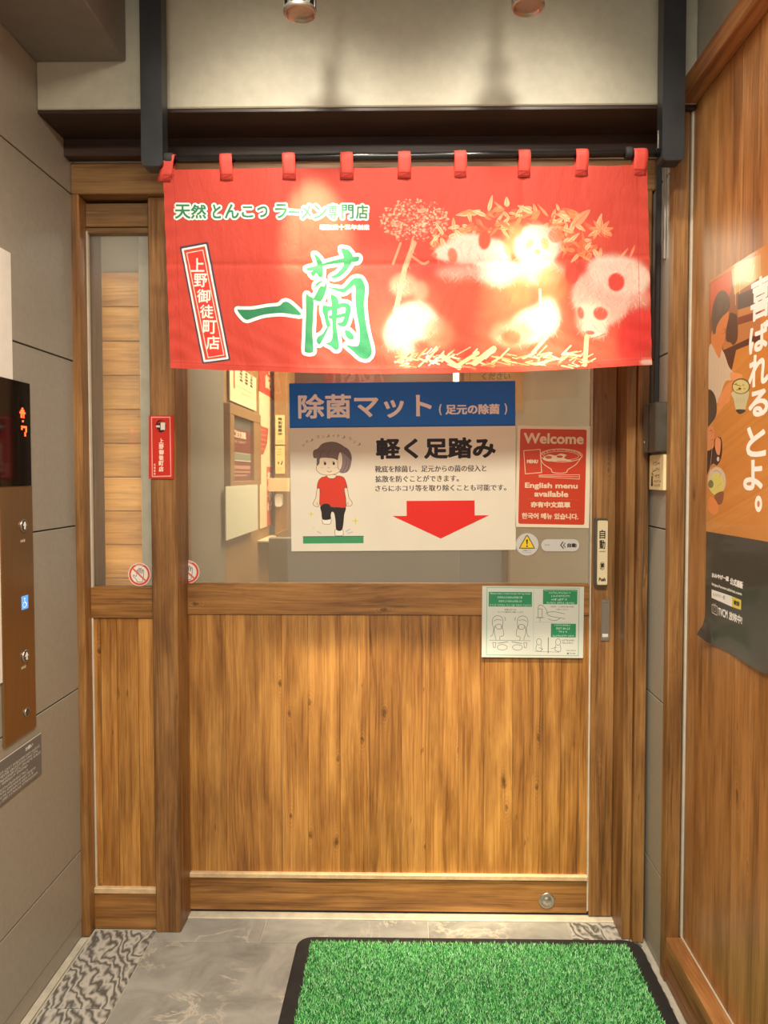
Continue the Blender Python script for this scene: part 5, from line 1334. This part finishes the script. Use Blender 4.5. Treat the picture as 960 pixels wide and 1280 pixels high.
def d7_(c):
    for k in range(5): c.scrib(12, 14 + k*16, 190, 22 + k*16, (190, 160, 110), k)
psheet('label_card', 336.5, 597.5, 362.5, 614, YC - .03, small_print('card', 200, 100, 1.5, (240, 218, 168), d7_), 'wide cream card with small print below the two plaques behind the glass', 'card', 0, .03)
dsp = onY(349.5, 625, YC)
dd = link('soap_dispenser', prism_mesh(round_rect(.036, .068, .014), .04), M['white'], None, (dsp.x, YC - .04, dsp.z)); tag(dd, 'small white rounded dispenser on the brown post behind the glass', 'dispenser')
# basket shelf at the foot of the banner
sb = onX(334, 662, -.735)
shf = empty('wall_shelf', (-.70, sb.y, sb.z - .04), 'small cream wall shelf under the banner behind the glass', 'shelf')
box('shelf_board', -.735, -.64, sb.y - .25, sb.y + .22, sb.z - .045, sb.z - .035, M['cream'], shf, .002)
box('shelf_lip', -.645, -.638, sb.y - .25, sb.y + .22, sb.z - .045, sb.z + .0, M['inner_brown'], shf, .002)
# the black and white inner curtain and the paper above the notice
def d8_(c):
    for P in ([(20, 20), (30, 80), (60, 70), (62, 40)], [(70, 60), (110, 30), (150, 60), (160, 80)], [(120, 90), (150, 60), (180, 88), (220, 84)], [(170, 20), (200, 60)]): c.line([(x, y + 60) for x, y in P], 8, (226, 222, 214), sm=True)
    c.rect(200, 0, 260, 160, (20, 16, 16))
psheet('inner_curtain', 405, 420, 480, 482, 1.894, small_print('inner_curtain_print', 260, 200, 1.5, (92, 22, 20), d8_), 'dark red inner curtain with white brush strokes above the big notice', 'curtain', 0, .004)
struct('counter_inside', 'grey waist-high partition behind the lower door glass', 'partition', -.62, .45, .98, 1.04, 0, 1.11, M['inner_gray'], bev=.003)
cl_ = onY(572, 470, 1.3)
cc = link('coat_pole', lathe_mesh([(.05, 0), (.05, .01), (.022, .02), (.022, 2.38)], 20), plain('pale_metal_pole', (196, 184, 160), .35, .3), None, (cl_.x, 1.3, 0)); tag(cc, 'pale round metal pole behind the glass above the big notice', 'pole')
def d9_(c): c.text('ください', (60, 100, 158, 124), (150, 110, 60), 1.2); c.line([(20, 0), (20, 230)], 2, (170, 110, 60))
psheet('notice_sheet', 580, 430, 653.5, 513.5, .60, small_print('orange_notice', 200, 230, 2, (226, 178, 112), d9_), 'orange-cream paper notice hanging behind the glass right of the big notice', 'notice', 0, .004)
struct('wall_inner_stub', 'shaded narrow wall end under the orange-cream paper', 'wall', .20, .40, .66, .70, 0, 2.4, M['inner_gray'], bev=.003)

bpy.data.objects.remove(_tobj);
